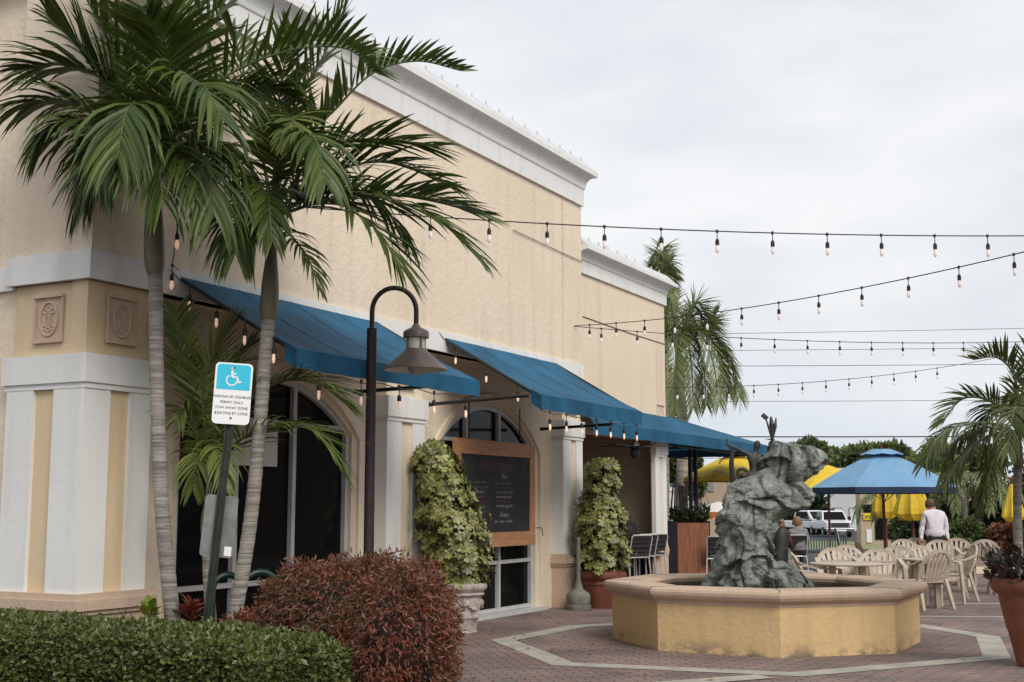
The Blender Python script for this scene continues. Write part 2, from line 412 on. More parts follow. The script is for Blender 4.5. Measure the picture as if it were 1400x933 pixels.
# pale concrete bands in the paving
def band(name, pts, w, z=.004, closed=False):
    P = [Vector((p[0], p[1], 0)) for p in pts]; n = len(P); m = MB(); L_ = []; R_ = []
    for i in range(n):
        a = P[i - 1] if (i or closed) else P[i] * 2 - P[1]; b = P[i]; c = P[(i + 1) % n] if (i < n - 1 or closed) else P[i] * 2 - P[i - 1]
        d1 = (b - a).normalized(); d2 = (c - b).normalized(); t = (d1 + d2).normalized(); nn = Vector((-t.y, t.x, 0))
        k = w / 2 / max(.5, nn.dot(Vector((-d1.y, d1.x, 0)))); L_.append(b + nn * k); R_.append(b - nn * k)
    vs = [(p.x, p.y, z) for p in L_ + R_]
    m.add(vs, [(i, (i + 1) % n, n + (i + 1) % n, n + i) for i in range(n if closed else n - 1)])
    return tag(m.build(name, CONC), kind='structure')
OCT = [(-.1, 14.78), (.5, 12.62), (2.62, 11.86), (4.95, 13.15), (5.62, 15.18), (5.25, 16.6), (3.3, 17.7), (.85, 16.5)]
band('paving_band', OCT, .27, closed=True)
band('paving_band', [(2.3, 11.70), (.9, 11.0), (-.6, 10.2)], .27, z=.008)
band('paving_band', [(5.3, 17.95), (6.9, 17.8), (9.5, 17.4)], .17)
band('paving_band', [(5.4, 20.0), (8.2, 20.25), (13, 20.6)], .17)
m = MB(); pl = [(-12, 5), (-.55, 5), (-.35, 8.6), (-.75, 10.6), (-1.6, 11.6), (-2.0, 12.7), (-12, 12.7)]
m.add([(x, y, .012) for x, y in pl], [tuple(range(len(pl)))])
tag(m.build('planting_bed_soil', MULCH), kind='structure')
random.seed(5)
m = MB()
for _ in range(150):
    x, y = (ru(-.8, 1.2), ru(13, 19)) if _ < 90 else (ru(-1, 8), ru(11, 19)); a = ru(0, 6.3); l = ru(.02, .05); c = Vector((x, y, .014)); d = Vector((math.cos(a), math.sin(a), 0)) * l; e = Vector((-d.y, d.x, 0)) * .4
    m.add([c - d, c + e + Vector((0, 0, .008)), c + d, c - e], [(0, 1, 2, 3)])
tag(m.build('leaf_litter', mat('dry_leaf', (.30, .22, .12), .8, col2=(.10, .06, .03), vscale=2), fix=False), 'scattered dry leaves on the brick paving near the window', 'leaf litter', kind='stuff')

# sky
w_ = bpy.data.worlds.new('World'); bpy.context.scene.world = w_; w_.use_nodes = True
nt = w_.node_tree; L = nt.links; bg = nt.nodes['Background']
SUN_EL = math.radians(42); SUN_AZ = math.radians(150)   # azimuth measured clockwise from +Y
sky = nt.nodes.new('ShaderNodeTexSky'); sky.sky_type = 'NISHITA'; sky.sun_disc = False
sky.sun_elevation = SUN_EL; sky.sun_rotation = SUN_AZ; sky.air_density = 1.4; sky.dust_density = 4
tc = nt.nodes.new('ShaderNodeTexCoord')
mp = nt.nodes.new('ShaderNodeMapping'); mp.inputs['Scale'].default_value = (1, 1, 3.2)
L.new(tc.outputs['Generated'], mp.inputs['Vector'])
nz = nt.nodes.new('ShaderNodeTexNoise'); nz.inputs['Scale'].default_value = 2.3; nz.inputs['Detail'].default_value = 7; nz.inputs['Roughness'].default_value = .5
L.new(mp.outputs[0], nz.inputs['Vector'])
cr = nt.nodes.new('ShaderNodeValToRGB'); e = cr.color_ramp.elements
K = 8.1
e[0].position = .36; e[0].color = (.57, .61, .67, 1); e[1].position = .62; e[1].color = (.80, .80, .81, 1)
L.new(nz.outputs['Fac'], cr.inputs[0])
sx = nt.nodes.new('ShaderNodeSeparateXYZ'); L.new(tc.outputs['Generated'], sx.inputs[0])
hr = nt.nodes.new('ShaderNodeMapRange'); hr.inputs[1].default_value = .0; hr.inputs[2].default_value = .16; L.new(sx.outputs[2], hr.inputs[0])
hm = nt.nodes.new('ShaderNodeMix'); hm.data_type = 'RGBA'; hm.inputs[6].default_value = (.64, .70, .765, 1)
L.new(hr.outputs[0], hm.inputs[0]); L.new(cr.outputs[0], hm.inputs[7])
sc_ = nt.nodes.new('ShaderNodeVectorMath'); sc_.operation = 'SCALE'; sc_.inputs[3].default_value = K; L.new(hm.outputs[2], sc_.inputs[0])
mx = nt.nodes.new('ShaderNodeMix'); mx.data_type = 'RGBA'; mx.inputs[0].default_value = .9
L.new(sky.outputs[0], mx.inputs[6]); L.new(sc_.outputs[0], mx.inputs[7]); L.new(mx.outputs[2], bg.inputs[0])
bg.inputs[1].default_value = .1
sun = bpy.data.lights.new('sun', 'SUN'); sun.energy = 1.5; sun.angle = math.radians(30); sun.color = (1, .95, .88)
so = bpy.data.objects.new('sun', sun); C.objects.link(so)
sd_ = Vector((math.sin(SUN_AZ) * math.cos(SUN_EL), math.cos(SUN_AZ) * math.cos(SUN_EL), math.sin(SUN_EL)))
so.rotation_euler = sd_.to_track_quat('Z', 'Y').to_euler()

# ================================================================== RESTAURANT BUILDING (local frame: x along the facade, -y out of it)
B = empty('restaurant_building', (OO[0], OO[1], 0), PI / 2 - AZ,
          'long tan stucco restaurant with white cornice, blue awnings and arched dark windows', 'building')
def arcz(s, a, b, zs, zt):
    c = (a + b) / 2; h = (b - a) / 2; rise = zt - zs; R = (h * h + rise * rise) / (2 * rise)
    return zt - R + math.sqrt(max(0, R * R - (s - c) ** 2))
WIN = [(-9.0, -6.1, 2.36, 2.92), (-4.1, -1.3, 2.36, 2.93)]
lw = MB()
for (p0, p1), (a, b, zs, zt) in zip([(-9.6, -5.65), (-4.8, -.71)], WIN):
    lw.wb(p0, a, -.5, -.2, 0, 3.5); lw.wb(b, p1, -.5, -.2, 0, 3.5)
    n = 18
    for i in range(n):
        s0 = a + (b - a) * i / n; s1 = a + (b - a) * (i + 1) / n
        z0 = arcz(s0, a, b, zs, zt); z1 = arcz(s1, a, b, zs, zt)
        lw.add([(s0, .2, z0), (s1, .2, z1), (s1, .2, 3.5), (s0, .2, 3.5), (s0, .5, z0), (s1, .5, z1), (s1, .5, 3.5), (s0, .5, 3.5)],
               [(0, 1, 2, 3), (7, 6, 5, 4), (0, 4, 5, 1)])
lw.build('lower_wall', TAN, B)
uw = MB()
uw.wb(-10.4, 0, -.6, 0, 3.5, 6.36); uw.wb(-10.31, 0, -12, -.6, 3.5, 6.36); uw.wb(-10.4, -10.31, -.96, -.6, 3.5, 6.36)
uw.wb(-10.31, -9.6, -12, -.5, 0, 3.5); uw.wb(-10.31, -.02, -12.3, -12.0, 0, 6.36)
uw.build('upper_wall', TAN, B)
sw = MB(); sw.wb(0, 4.04, -.4, -.1, 3.06, 5.3); sw.wb(0, 4.04, -12, -.4, 3.06, 5.3)
sw.build('side_wing_wall', TAN2, B)
ji = MB()
ji.wb(-.72, -.705, 0, .004, 3.5, 6.36); ji.build('wall_joint', PINKB, B)
# cornices
def cornice(s0, s1, zb, n0, left_ret, hts=(.27, .23, .08), name='cornice'):
    h1, h2, h3 = hts
    prof = [(n0 - .2, 0), (n0 + .04, 0), (n0 + .04, h1), (n0 + .055, h1 + .015)]
    for k in range(7):
        t = k / 6; prof.append((n0 + .06 + .13 * (1 - math.cos(t * PI / 2)), h1 + .03 + (h2 - .03) * math.sin(t * PI / 2) * .95))
    prof += [(n0 + .215, h1 + h2), (n0 + .215, h1 + h2 + h3), (n0 - .2, h1 + h2 + h3)]
    m = MB(); k = len(prof)
    a = [(s0 - (max(0, p[0] - n0) if left_ret else 0), -p[0], zb + p[1]) for p in prof]
    b = [(s1 + max(0, p[0] - n0), -p[0], zb + p[1]) for p in prof]
    m.add(a + b, [(i, (i + 1) % k, k + (i + 1) % k, k + i) for i in range(k)] + [tuple(range(k)), tuple(reversed(range(k, 2 * k)))])
    # return on the right end
    r2 = [(s1 + (p[0] - n0), 6.0, zb + p[1]) for p in prof]
    m.add(b + r2, [(i, (i + 1) % k, k + (i + 1) % k, k + i) for i in range(k)])
    if left_ret:
        l2 = [(s0 - (p[0] - n0), 12.0, zb + p[1]) for p in prof]
        m.add(a + l2, [(i, k + i, k + (i + 1) % k, (i + 1) % k) for i in range(k)])
    return m.build(name, WHT, B)
cornice(-10.4, 0, 6.36, 0, True)
cornice(0, 4.04, 5.3, -.1, False, (.2, .16, .06))
def roofedge(s0, s1, z, n0, rise, back):
    m = MB(); m.extr([(s0, -n0, z), (s0, -n0 + back, z + rise), (s0, -n0 + back + .3, z + rise), (s0, -n0 + back + .3, z)], (s1 - s0, 0, 0))
    s = s0 + .1
    while s < s1:
        m.bar((s, -n0 + .01, z + .003), (s, -n0 + back, z + rise + .003), .012, .012)
        m.box(s - .009, s + .009, -n0 + back - .01, -n0 + back + .01, z + rise, z + rise + .045)
        s += .41
    return m.build('metal_roof_edge', ROOFM, B)
roofedge(-10.6, .2, 6.945, .2, .24, .26); roofedge(.02, 4.2, 5.725, .1, .18, .2)
# white band
bd = MB(); bd.wb(-9.55, -.0, -.15, .035, 3.5, 3.76); bd.build('wall_band', WHT, B)
bd = MB(); bd.wb(-10.45, -9.55, -.15, .045, 3.5, 3.76); bd.wb(-10.45, -10.2, -1.0, -.15, 3.5, 3.76); bd.wb(-10.36, -10.2, -12, -1.0, 3.48, 3.7)
bd.build('corner_band', WHT, B)

def pilaster(s0, s1, nf=0.0, z1=3.5, corner=False, nb=-.2, zc=2.85):
    w = s1 - s0
    r = MB(); r.wb(s0 + .01, s1 - .01, nb - .02, nf - .03, 0.0, z1)
    if corner: r.wb(s0 + .03, s0 + .3, -.93, nb, 0, z1)
    o = r.build('pilaster', YEL if corner else TAN2, B)
    c = MB(); c.wb(s0 - .035, s1 + .035, nb, nf + .03, zc - .25, zc); c.wb(s0 - .015, s1 + .015, nb, nf + .012, zc - .30, zc - .25)
    if corner: c.wb(s0 - .035, s0 + .2, -1.0, nb, zc - .25, zc); c.wb(s0 - .015, s0 + .2, -.98, nb, zc - .30, zc - .25)
    c.build('capital', WHT, o)
    t = MB(); t.wb(s0 - .01, s0 + w * .37, nb, nf, .8, zc - .30); t.wb(s0 + w * .67, s1, nb, nf, .8, zc - .30)
    if corner: t.wb(s0 - .01, s0 + .2, -.37, nb, .8, zc - .3); t.wb(s0 - .01, s0 + .2, -.95, -.62, .8, zc - .3)
    t.build('white_stripe', WHT, o)
    u = MB()
    def pb(d, za, zb): 
        u.wb(s0 - d, s1 + d, nb, nf + d, za, zb)
        if corner: u.wb(s0 - d, s0 + .2, -.98 - d, nb, za, zb)
    k_ = .3 if s0 > 3 else 1
    pb(.03 * k_, 0, .62); pb(.055 * k_, .62, .66); pb(.08 * k_, .66, .745); pb(.05 * k_, .745, .8)
    u.build('plinth', PINKB, o)
    def plaque(M):
        p = MB(); p.box(-.165, .165, 0, .05, -.19, .19)
        for s_ in (-1, 1): p.box(s_ * .165 - .015, s_ * .165 + .015, -.015, 0, -.19, .19)
        p.box(-.18, .18, -.03, 0.0, .19, .215); p.box(-.18, .18, -.03, 0, -.215, -.19)
        ring = [(math.cos(t * PI / 12) * .105, -.006, math.sin(t * PI / 12) * .15) for t in range(25)]
        p.tube(ring, .012, 6, cap=False)
        # little relief tree of curls
        for cx, cz, rr in ((-.04, .07, .03), (.0, .09, .03), (.045, .07, .03), (-.02, .045, .02), (.03, .04, .02), (-.04, -.08, .025), (.0, -.095, .025), (.045, -.08, .025)):
            p.tube([(cx + rr * math.cos(t), -.004, cz + rr * .7 * math.sin(t)) for t in [k * .7 for k in range(9)]], .008, 5)
        for dx in (-.035, .035): p.tube([(0, -.004, .04), (dx, -.004, 0), (dx * .9, -.004, -.06)], .008, 5)
        p.tube([(0, -.004, .06), (.005, -.004, 0), (0, -.004, -.07)], .009, 5)
        p.xf(M).build('crest_plaque', PINKB, o)
    mid = (s0 + s1) / 2
    plaque(Matrix.Translation((mid, -nf - .02 + .03, 3.18)))
    if corner: plaque(Matrix.Translation((s0 - .01 + .03, .5, 3.18)) @ Matrix.Rotation(-PI / 2, 4, 'Z'))
    return o
pilaster(-10.4, -9.6, corner=True)
pilaster(-5.65, -4.8); pilaster(-.71, 0.0)
pilaster(3.47, 4.04, nf=-.1, nb=-.18, z1=3.06, zc=2.72)

# windows
for (a, b, zs, zt) in WIN:
    wn = MB(); n = 18; N0 = .27
    ms = [a + .03] + [a + (b - a) * f for f in ((.315, .645) if a < -5 else (.285, .625))] + [b - .03]
    for s in ms: wn.wb(s - .03, s + .03, -N0 - .05, -N0 + .03, .02, arcz(s, a, b, zs, zt) + .0)
    for z in (.08, .74, 2.42): wn.wb(a, b, -N0 - .05, -N0 + .025, z - .025, z + .025)
    for i in range(n):
        s0 = a + (b - a) * i / n; s1 = a + (b - a) * (i + 1) / n
        wn.bar((s0, N0, arcz(s0, a, b, zs, zt) - .03), (s1, N0, arcz(s1, a, b, zs, zt) - .03), .07, .06)
    fo = wn.build('window', FRAME, B)
    g = MB(); pts = [(a, .295, 0.03), (b, .295, 0.03)] + [(b - (b - a) * i / n, .295, arcz(b - (b - a) * i / n, a, b, zs, zt) - .02) for i in range(n + 1)]
    g.extr(pts, (0, .01, 0)); g.build('pane', GLASS, fo)
    t = MB()     # moulded surround
    for i in range(n):
        A = a - .13; Bb = b + .13; s0 = A + (Bb - A) * i / n; s1 = A + (Bb - A) * (i + 1) / n
        z0 = arcz(s0, A, Bb, zs - .02, zt + .13); z1 = arcz(s1, A, Bb, zs - .02, zt + .13)
        t.bar((s0, .19, z0), (s1, .19, z1), .05, .07)
    t.wb(a - .155, a - .11, -.2, -.165, 0, zs); t.wb(b + .11, b + .155, -.2, -.165, 0, zs)
    t.build('window_surround', TAN2, fo)
    sl = MB(); sl.wb(a - .02, b + .25, -.5, -.1, 0, .05); sl.build('sill', FRAME, fo)
# white notice in the first window
nb_ = MB(); nb_.wb(-8.3, -7.45, -.235, -.225, 1.95, 2.45); nb_.build('window_notice', CUSH, B)

# awnings -----------------------------------------------------------
def awning(s0, s1, zt, n1, zf, vb, label):
    m = MB()
    def top(u, v):
        s = s0 + (s1 - s0) * u; sag = -.025 * math.sin(v * PI) * (1 + .4 * math.sin(u * 9)) - .012 * math.sin(u * PI * 4) ** 2 * math.sin(v * PI) + .022 * noise.noise(Vector((s * 2.3, v * 2.0, 3))) * math.sin(v * PI) ** .5
        return Vector((s, -(n1 * v), zt + (zf - zt) * v + sag))
    m.grid(top, 40, 10, .012)
    o = m.build('awning', AWN, B, smooth=True); o['label'] = label
    ns = 4
    for k in range(1, ns):
        q = MB()
        for j in range(8): q.bar(top(k / ns, j / 8) + Vector((0, 0, .001)), top(k / ns, (j + 1) / 8) + Vector((0, 0, .001)), .012, .006)
        q.build('seam', AWN, o)
    v = MB()
    def val(u, w): return Vector((s0 + (s1 - s0) * u, -(n1 + .012 + .012 * math.sin(u * 41) * w), zf - (zf - vb) * w))
    v.grid(val, 60, 3); v.v = v.v
    for s in (s0, s1):
        v.add([(s, -n1 - .01, zf), (s, -n1 + .12, zf + .07), (s, -n1 + .12, vb + .08), (s, -n1 - .01, vb)], [(0, 1, 2, 3)])
    vo = v.build('valance', AWN, o, fix=False)
    so_ = vo.modifiers.new('solid', 'SOLIDIFY'); so_.thickness = .008
    f = MB()
    for s in (s0 + .02, s1 - .02):
        f.tube([(s, -.02, zt - .035), (s, -n1 + .02, zf - .03)], .02, 8)
    f.tube([(s0, -n1 + .02, zf - .03), (s1, -n1 + .02, zf - .03)], .02, 8)
    f.build('awning_frame', BLK, o)
    return o
A1 = awning(-9.31, -5.95, 3.71, 1.4, 2.93, 2.75, 'largest blue fabric awning over the window behind the palms')
A2 = awning(-4.38, -1.02, 3.71, 1.4, 2.90, 2.71, 'blue fabric awning above the chalkboard window')
for (s, n1, za, zb, o) in ((-6.35, 1.35, 2.83, 2.86, A1), (-4.72, 1.42, 2.80, 2.86, A2), (-1.5, 1.15, 2.66, 2.70, A2)):
    f = MB(); f.tube([(s, .0, za), (s, -n1, zb)], .022, 8); f.lathe([(0, -.03), (.035, -.02), (.04, 0), (.035, .02), (0, .03)], (s, -.02, za), 10)
    f.build('brace_rod', BLK, o)
# wing canopy
hv = MB()
hv.grid(lambda u, v: Vector((.02 + 4.02 * u, .1 - .27 * v, 3.18 - .32 * v)), 6, 2, .01)
hv.add([(4.04, -.15, 2.87), (10.3, -.15, 2.87), (8.3, 1.85, 3.57), (4.04, 1.85, 3.57), (4.04, 3.9, 2.87), (10.3, 3.9, 2.87)],
       [(0, 1, 2, 3), (1, 5, 2), (3, 2, 5, 4)])
co = hv.build('patio_canopy', AWN, B, fix=False); co['label'] = 'long low blue canopy over the open patio end'
sm = co.modifiers.new('solid', 'SOLIDIFY'); sm.thickness = .01
cv = MB()
cv.grid(lambda u, w: Vector((.02 + 10.28 * u, -(.17 + .012 * math.sin(u * 90) * w), 2.87 - .21 * w)), 80, 2)
cv.grid(lambda u, w: Vector((10.32, -.17 + 4.07 * u, 2.87 - .21 * w)), 20, 2)
vo = cv.build('valance', AWN, co, fix=False); sm = vo.modifiers.new('solid', 'SOLIDIFY'); sm.thickness = .008
cf = MB(); cf.tube([(4.1, -.1, 2.62), (10.2, -.1, 2.62)], .02, 6); cf.tube([(4.1, 1.85, 2.62), (10.2, 1.85, 2.62)], .02, 6)
cf.build('canopy_frame', BLK, co)
for (u, y_) in ((944.5, 27.8), (952.0, 28.6)):
    p = at(u, 690, y_); l = Vector((p.x - OO[0], p.y - OO[1], 0)); s_, n_ = l.x * W[0] + l.y * W[1], l.x * N[0] + l.y * N[1]
    q = MB(); q.wb(s_ - .035, s_ + .035, n_ - .035, n_ + .035, 0, 3.05); q.build('canopy_post', NAVY, co)

# pavilion interior
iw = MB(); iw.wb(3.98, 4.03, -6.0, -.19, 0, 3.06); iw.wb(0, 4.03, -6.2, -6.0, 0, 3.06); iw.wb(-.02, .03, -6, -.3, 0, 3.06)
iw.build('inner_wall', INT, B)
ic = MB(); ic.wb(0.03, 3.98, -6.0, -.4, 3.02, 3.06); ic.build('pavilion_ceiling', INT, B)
hd = MB(); hd.wb(0, 3.47, -.42, -.12, 2.72, 3.06); hd.build('opening_header', TAN2, B)
jb = MB(); jb.wb(.003, .05, -.35, -.09, 0, 2.72); jb.build('door_jamb', NAVY, B)
bw = MB(); bw.wb(3.94, 3.975, -1.5, -1.1, 1.15, 1.55); bw.build('wall_speaker', BLK, B)
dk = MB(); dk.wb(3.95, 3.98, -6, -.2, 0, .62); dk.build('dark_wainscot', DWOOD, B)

# ceiling fan (own thing)
fp = wl(1.35, -.3, 2.72)
p = at(868, 619, 21.6)
F_ = empty('ceiling_fan', (p.x, p.y, 3.02), 0, 'dark ceiling fan with caged lamp hanging in the open pavilion', 'ceiling fan')
m = MB(); m.tube([(0, 0, 0), (0, 0, -.45)], .012, 8); m.build('downrod', BLK, F_)
m = MB(); m.lathe([(.02, -.40), (.07, -.43), (.09, -.48), (.07, -.53), (.02, -.54)], seg=16); m.build('motor', BLK, F_, True)
for k in range(5):
    a = k * 2 * PI / 5 + .25
    m = MB(); m.bar((.08 * math.cos(a), .08 * math.sin(a), -.49), (.66 * math.cos(a), .66 * math.sin(a), -.47), .11, .012, w2=.14)
    m.build('blade', BLK, F_)
m = MB(); m.lathe([(.03, -.54), (.075, -.56), (.08, -.62), (.055, -.68), (0, -.69)], seg=14)
m.build('lamp_cage', BLK, F_, True)

# block added out of frame on the right, built further down, darkens the window reflections
# ================================================================== CHALKBOARD
bc = wl(-2.82, -.07, 0)
CB = empty('chalkboard', (bc.x, bc.y, .97), PI / 2 - AZ, 'large menu chalkboard in a pale cedar frame hung across the arched window', 'chalkboard')
hw, hh = 1.17, 1.45
m = MB(); m.box(-hw, hw, -.02, .0, 0.0, hh); m.build('frame_backing', WOOD, CB)
for za in (0, hh - .2): m = MB(); m.box(-hw, hw, -.05, -.02, za, za + .2); m.build('frame_rail', WOOD, CB, bevel=.004)
for xa in (-hw, hw - .16): m = MB(); m.box(xa, xa + .16, -.048, -.022, .2, hh - .2); m.build('frame_stile', WOOD, CB, bevel=.004)
m = MB(); m.box(-hw + .16, hw - .16, -.028, -.021, .2, hh - .2); bdp = m.build('writing_surface', CHALK, CB)
CH = [mat('chalk_red', (.13, .058, .055), .9), mat('chalk_white', (.30, .30, .28), .9), mat('chalk_green', (.14, .22, .16), .9), mat('chalk_pink', (.26, .12, .17), .9), mat('chalk_blue', (.12, .14, .24), .9)]
RX = Matrix.Rotation(PI / 2, 4, 'X')
def chalk(body, x, z, size, ci, al='LEFT', sh=.25):
    textmesh(body, size, 'chalk_writing', CH[ci], bdp, Matrix.Translation((x, -.0295, z)) @ RX, .0004, al, sh)
chalk('Afternoon', 0, 1.04, .25, 0, 'CENTER')
chalk('Teas', .12, .94, .10, 1)
for k, (t, ci) in enumerate([('iced - hot - herbal', 2), ('green tea of the day', 0), ('lemon & mint cooler', 2), ('scones with cream', 1), ('finger sandwiches', 0), ('cucumber, egg, ham', 1)]):
    chalk(t, -.02, .855 - k * .062, .062, ci)
chalk('Sweets', .10, .41, .09, 1)
chalk('tarts - cakes - cookies', -.06, .33, .06, 1)
for k, (t, ci) in enumerate([('soup of the day', 0), ('garden salad', 2), ('quiche & greens', 4), ('crab cakes', 1), ('fish tacos', 3), ('club sandwich', 0), ('pasta special', 2), ('ask your server', 0)]):
    chalk(t, -.62, .93 - k * .066, .062, ci)
for sx_ in (-.75, .75):
    m = MB()
    for k in range(14):
        z = hh + .02 + k * .035; m.lathe([(.008, -.016), (.012, 0), (.008, .016)], (sx_, -.01, z), 5)
    m.build('hanging_chain', BLK, CB)
m = MB(); m.tube([(hw, -.03, .24), (hw + .22, -.03, .24), (hw + .26, -.03, .22), (hw + .28, -.03, .12)], .008, 6); m.build('iron_hook', BLK, CB)

# ================================================================== LAMP POST
lp = at(505, 690, 12)
LPo = empty('street_lamp', (lp.x, lp.y, 0), 0, 'brown gooseneck lamp post with a conical shade hanging from its hook', 'street lamp')
m = MB(); m.lathe([(.12, 0), (.12, .03), (.07, .05), (.05, .12), (.048, 3.22), (.05, 3.225), (.05, 3.23), (.028, 3.24)], seg=20); m.build('post', BRONZE, LPo, True)
m = MB(); R = .213
arc = [(0, 0, 3.2), (0, 0, 3.40)] + [(R - R * math.cos(t), 0, 3.40 + R * 1.07 * math.sin(t)) for t in [PI * k / 14 for k in range(1, 15)]] + [(2 * R, 0, 3.24)]
m.tube(arc, .024, 10); m.build('hook_arm', BRONZE, LPo, True)
lx = 2 * R
m = MB(); m.lathe([(.02, .26), (.03, .25), (.05, .22), (.11, .19), (.125, .17), (.125, .12), (.09, .115)], (lx, 0, 3.02), 24); m.build('cap', TAUPE, LPo, True)
m = MB(); m.lathe([(.085, .14), (.085, .0)], (lx, 0, 3.02), 20); m.build('lens_ring', CREAM, LPo, True)
m = MB()
for k in range(4):
    a = k * PI / 2 + .6; m.bar((lx + .1 * math.cos(a), .1 * math.sin(a), 3.0), (lx + .1 * math.cos(a), .1 * math.sin(a), 3.15), .014)
m.lathe([(.09, .012), (.105, .012), (.11, -.006), (.30, -.175), (.306, -.19), (.300, -.192)], (lx, 0, 3.02), 36, cap=False)
sh = m.build('shade', TAUPE, LPo, True, fix=False)
m = MB(); m.lathe([(.300, -.192), (.29, -.184), (.105, -.022), (.0, -.02)], (lx, 0, 3.02), 36, cap=False); m.build('shade_lining', CREAM, sh, True)
m = MB(); m.lathe([(.0, -.02), (.055, -.03), (.085, -.09), (.09, -.14), (.07, -.2), (.035, -.235), (0, -.245)], (lx, 0, 3.02), 20, cap=False)
m.build('glass_globe', mat('frosted_globe', (.40, .36, .33), .25), LPo, True)

# ================================================================== DISABLED PARKING SIGN
sb = at(279, 896, 9.75); st = at(324, 498, 9.75)
SG = empty('parking_sign', (sb.x, sb.y, 0), 0, 'leaning cyan and white disabled parking sign on a dark green post in the hedge', 'sign')
ax = (Vector(st) - Vector(sb)); base = Vector((sb.x, sb.y, 0)); b0 = Vector((sb.x, sb.y, sb.z))
d_ = ax.normalized(); foot = b0 - d_ * (b0.z / d_.z)
SG.location = foot
tilt = Matrix.Rotation(math.atan2(d_.x, d_.z), 4, 'Y')
Lp = (Vector(st) - foot).length
m = MB(); m.box(-.02, .02, -.004, 0, 0, Lp); m.box(-.024, -.018, -.02, .0, 0, Lp); m.box(.018, .024, -.02, .0, 0, Lp)
m.box(-.034, -.024, -.022, -.018, 0, Lp); m.box(.024, .034, -.022, -.018, 0, Lp)
m.xf(tilt); m.build('channel_post', POSTG, SG)
def rrect(w, h, r, z0, y0, y1, mt, name, par, x=0, M=None, rot=None):
    pts = []
    for cx, cz, a0 in ((w / 2 - r, h / 2 - r, 0), (-w / 2 + r, h / 2 - r, 90), (-w / 2 + r, -h / 2 + r, 180), (w / 2 - r, -h / 2 + r, 270)):
        for k in range(6):
            a = math.radians(a0 + 18 * k); pts.append((x + cx + r * math.cos(a), y0, z0 + cz + r * math.sin(a)))
    m = MB(); m.extr(pts, (0, y1 - y0, 0))
    if rot: m.xf(rot)
    m.xf(M or Matrix()); return m.build(name, mt, par)
zc = Lp - .235
R4 = tilt @ Matrix.Translation((0, -.038, zc)) @ Matrix.Rotation(math.radians(-2), 4, 'Y') @ Matrix.Rotation(math.radians(14), 4, 'Z')
pl_ = rrect(.285, .475, .035, 0, -.003, 0, SIGNW, 'sign_plate', SG, M=R4)
m = MB(); pts = []
w, z0_, z1_, r = .255, .03, .226, .028
for cx, cz, a0 in ((w / 2 - r, z1_ - r, 0), (-w / 2 + r, z1_ - r, 90)):
    for k in range(6):
        a = math.radians(a0 + 18 * k); pts.append((cx + r * math.cos(a), -.0035, cz + r * math.sin(a)))
pts += [(-w / 2, -.0035, z0_), (w / 2, -.0035, z0_)]
m.extr(pts, (0, -.0015, 0)); m.xf(R4); m.build('cyan_panel', SIGNB, pl_)
# wheelchair symbol
m = MB(); Y0 = -.0065
m.lathe([(0, 0), (.015, .0)], (0, 0, 0), 14); m.v = [(v[0] - .012, Y0, v[1] + .192) for v in m.v]
def st_(a, b, w=.013): m.bar((a[0], Y0, a[1]), (b[0], Y0, b[1]), w, .002, up=(0, 1, 0)) if False else m.add(
    [(a[0] - (b[1] - a[1]) / math.dist(a, b) * w / 2, Y0, a[1] + (b[0] - a[0]) / math.dist(a, b) * w / 2), (a[0] + (b[1] - a[1]) / math.dist(a, b) * w / 2, Y0, a[1] - (b[0] - a[0]) / math.dist(a, b) * w / 2),
     (b[0] + (b[1] - a[1]) / math.dist(a, b) * w / 2, Y0, b[1] - (b[0] - a[0]) / math.dist(a, b) * w / 2), (b[0] - (b[1] - a[1]) / math.dist(a, b) * w / 2, Y0, b[1] + (b[0] - a[0]) / math.dist(a, b) * w / 2)], [(0, 1, 2, 3)])
st_((-.012, .176), (-.012, .128), .018); st_((-.012, .153), (.018, .153), .010); st_((-.014, .128), (.026, .128)); st_((.024, .132), (.042, .082)); st_((.038, .084), (.060, .094), .011)
cx, cz, r = (-.014, .103, .040)
for k in range(20):
    a = math.radians(120 + 235 * k / 20); b = math.radians(120 + 235 * (k + 1) / 20)
    st_((cx + r * math.cos(a), cz + r * math.sin(a)), (cx + r * math.cos(b), cz + r * math.sin(b)), .010)
m.xf(R4); m.build('wheelchair_symbol', SIGNW, pl_, fix=False)
for t, z in (('PARKING BY DISABLED', -.035), ('PERMIT ONLY', -.078), ('TOW AWAY ZONE', -.120), ('$250 FINE BY CODE', -.162)):
    textmesh(t, .0285, 'sign_text', TXTB, pl_, R4 @ Matrix.Translation((0, -.0045, z)) @ RX, .0004)
m = MB()
for z in (.200, -.19):
    m = MB(); m.bar((0, -.009, z), (0, -.003, z), .013); m.xf(R4); m.build('bolt', BLK, pl_)
zc2 = (Vector(at(303, 720, 9.75)) - foot).length
R5 = tilt @ Matrix.Translation((0, .012, zc2)) 
b2 = rrect(.255, .47, .03, 0, 0, .003, SIGNG, 'rear_sign_plate', SG, M=R5)
m = MB(); m.box(.06, .115, -.002, 0, -.22, -.15); m.xf(R5); m.build('sticker', SIGNW, b2)

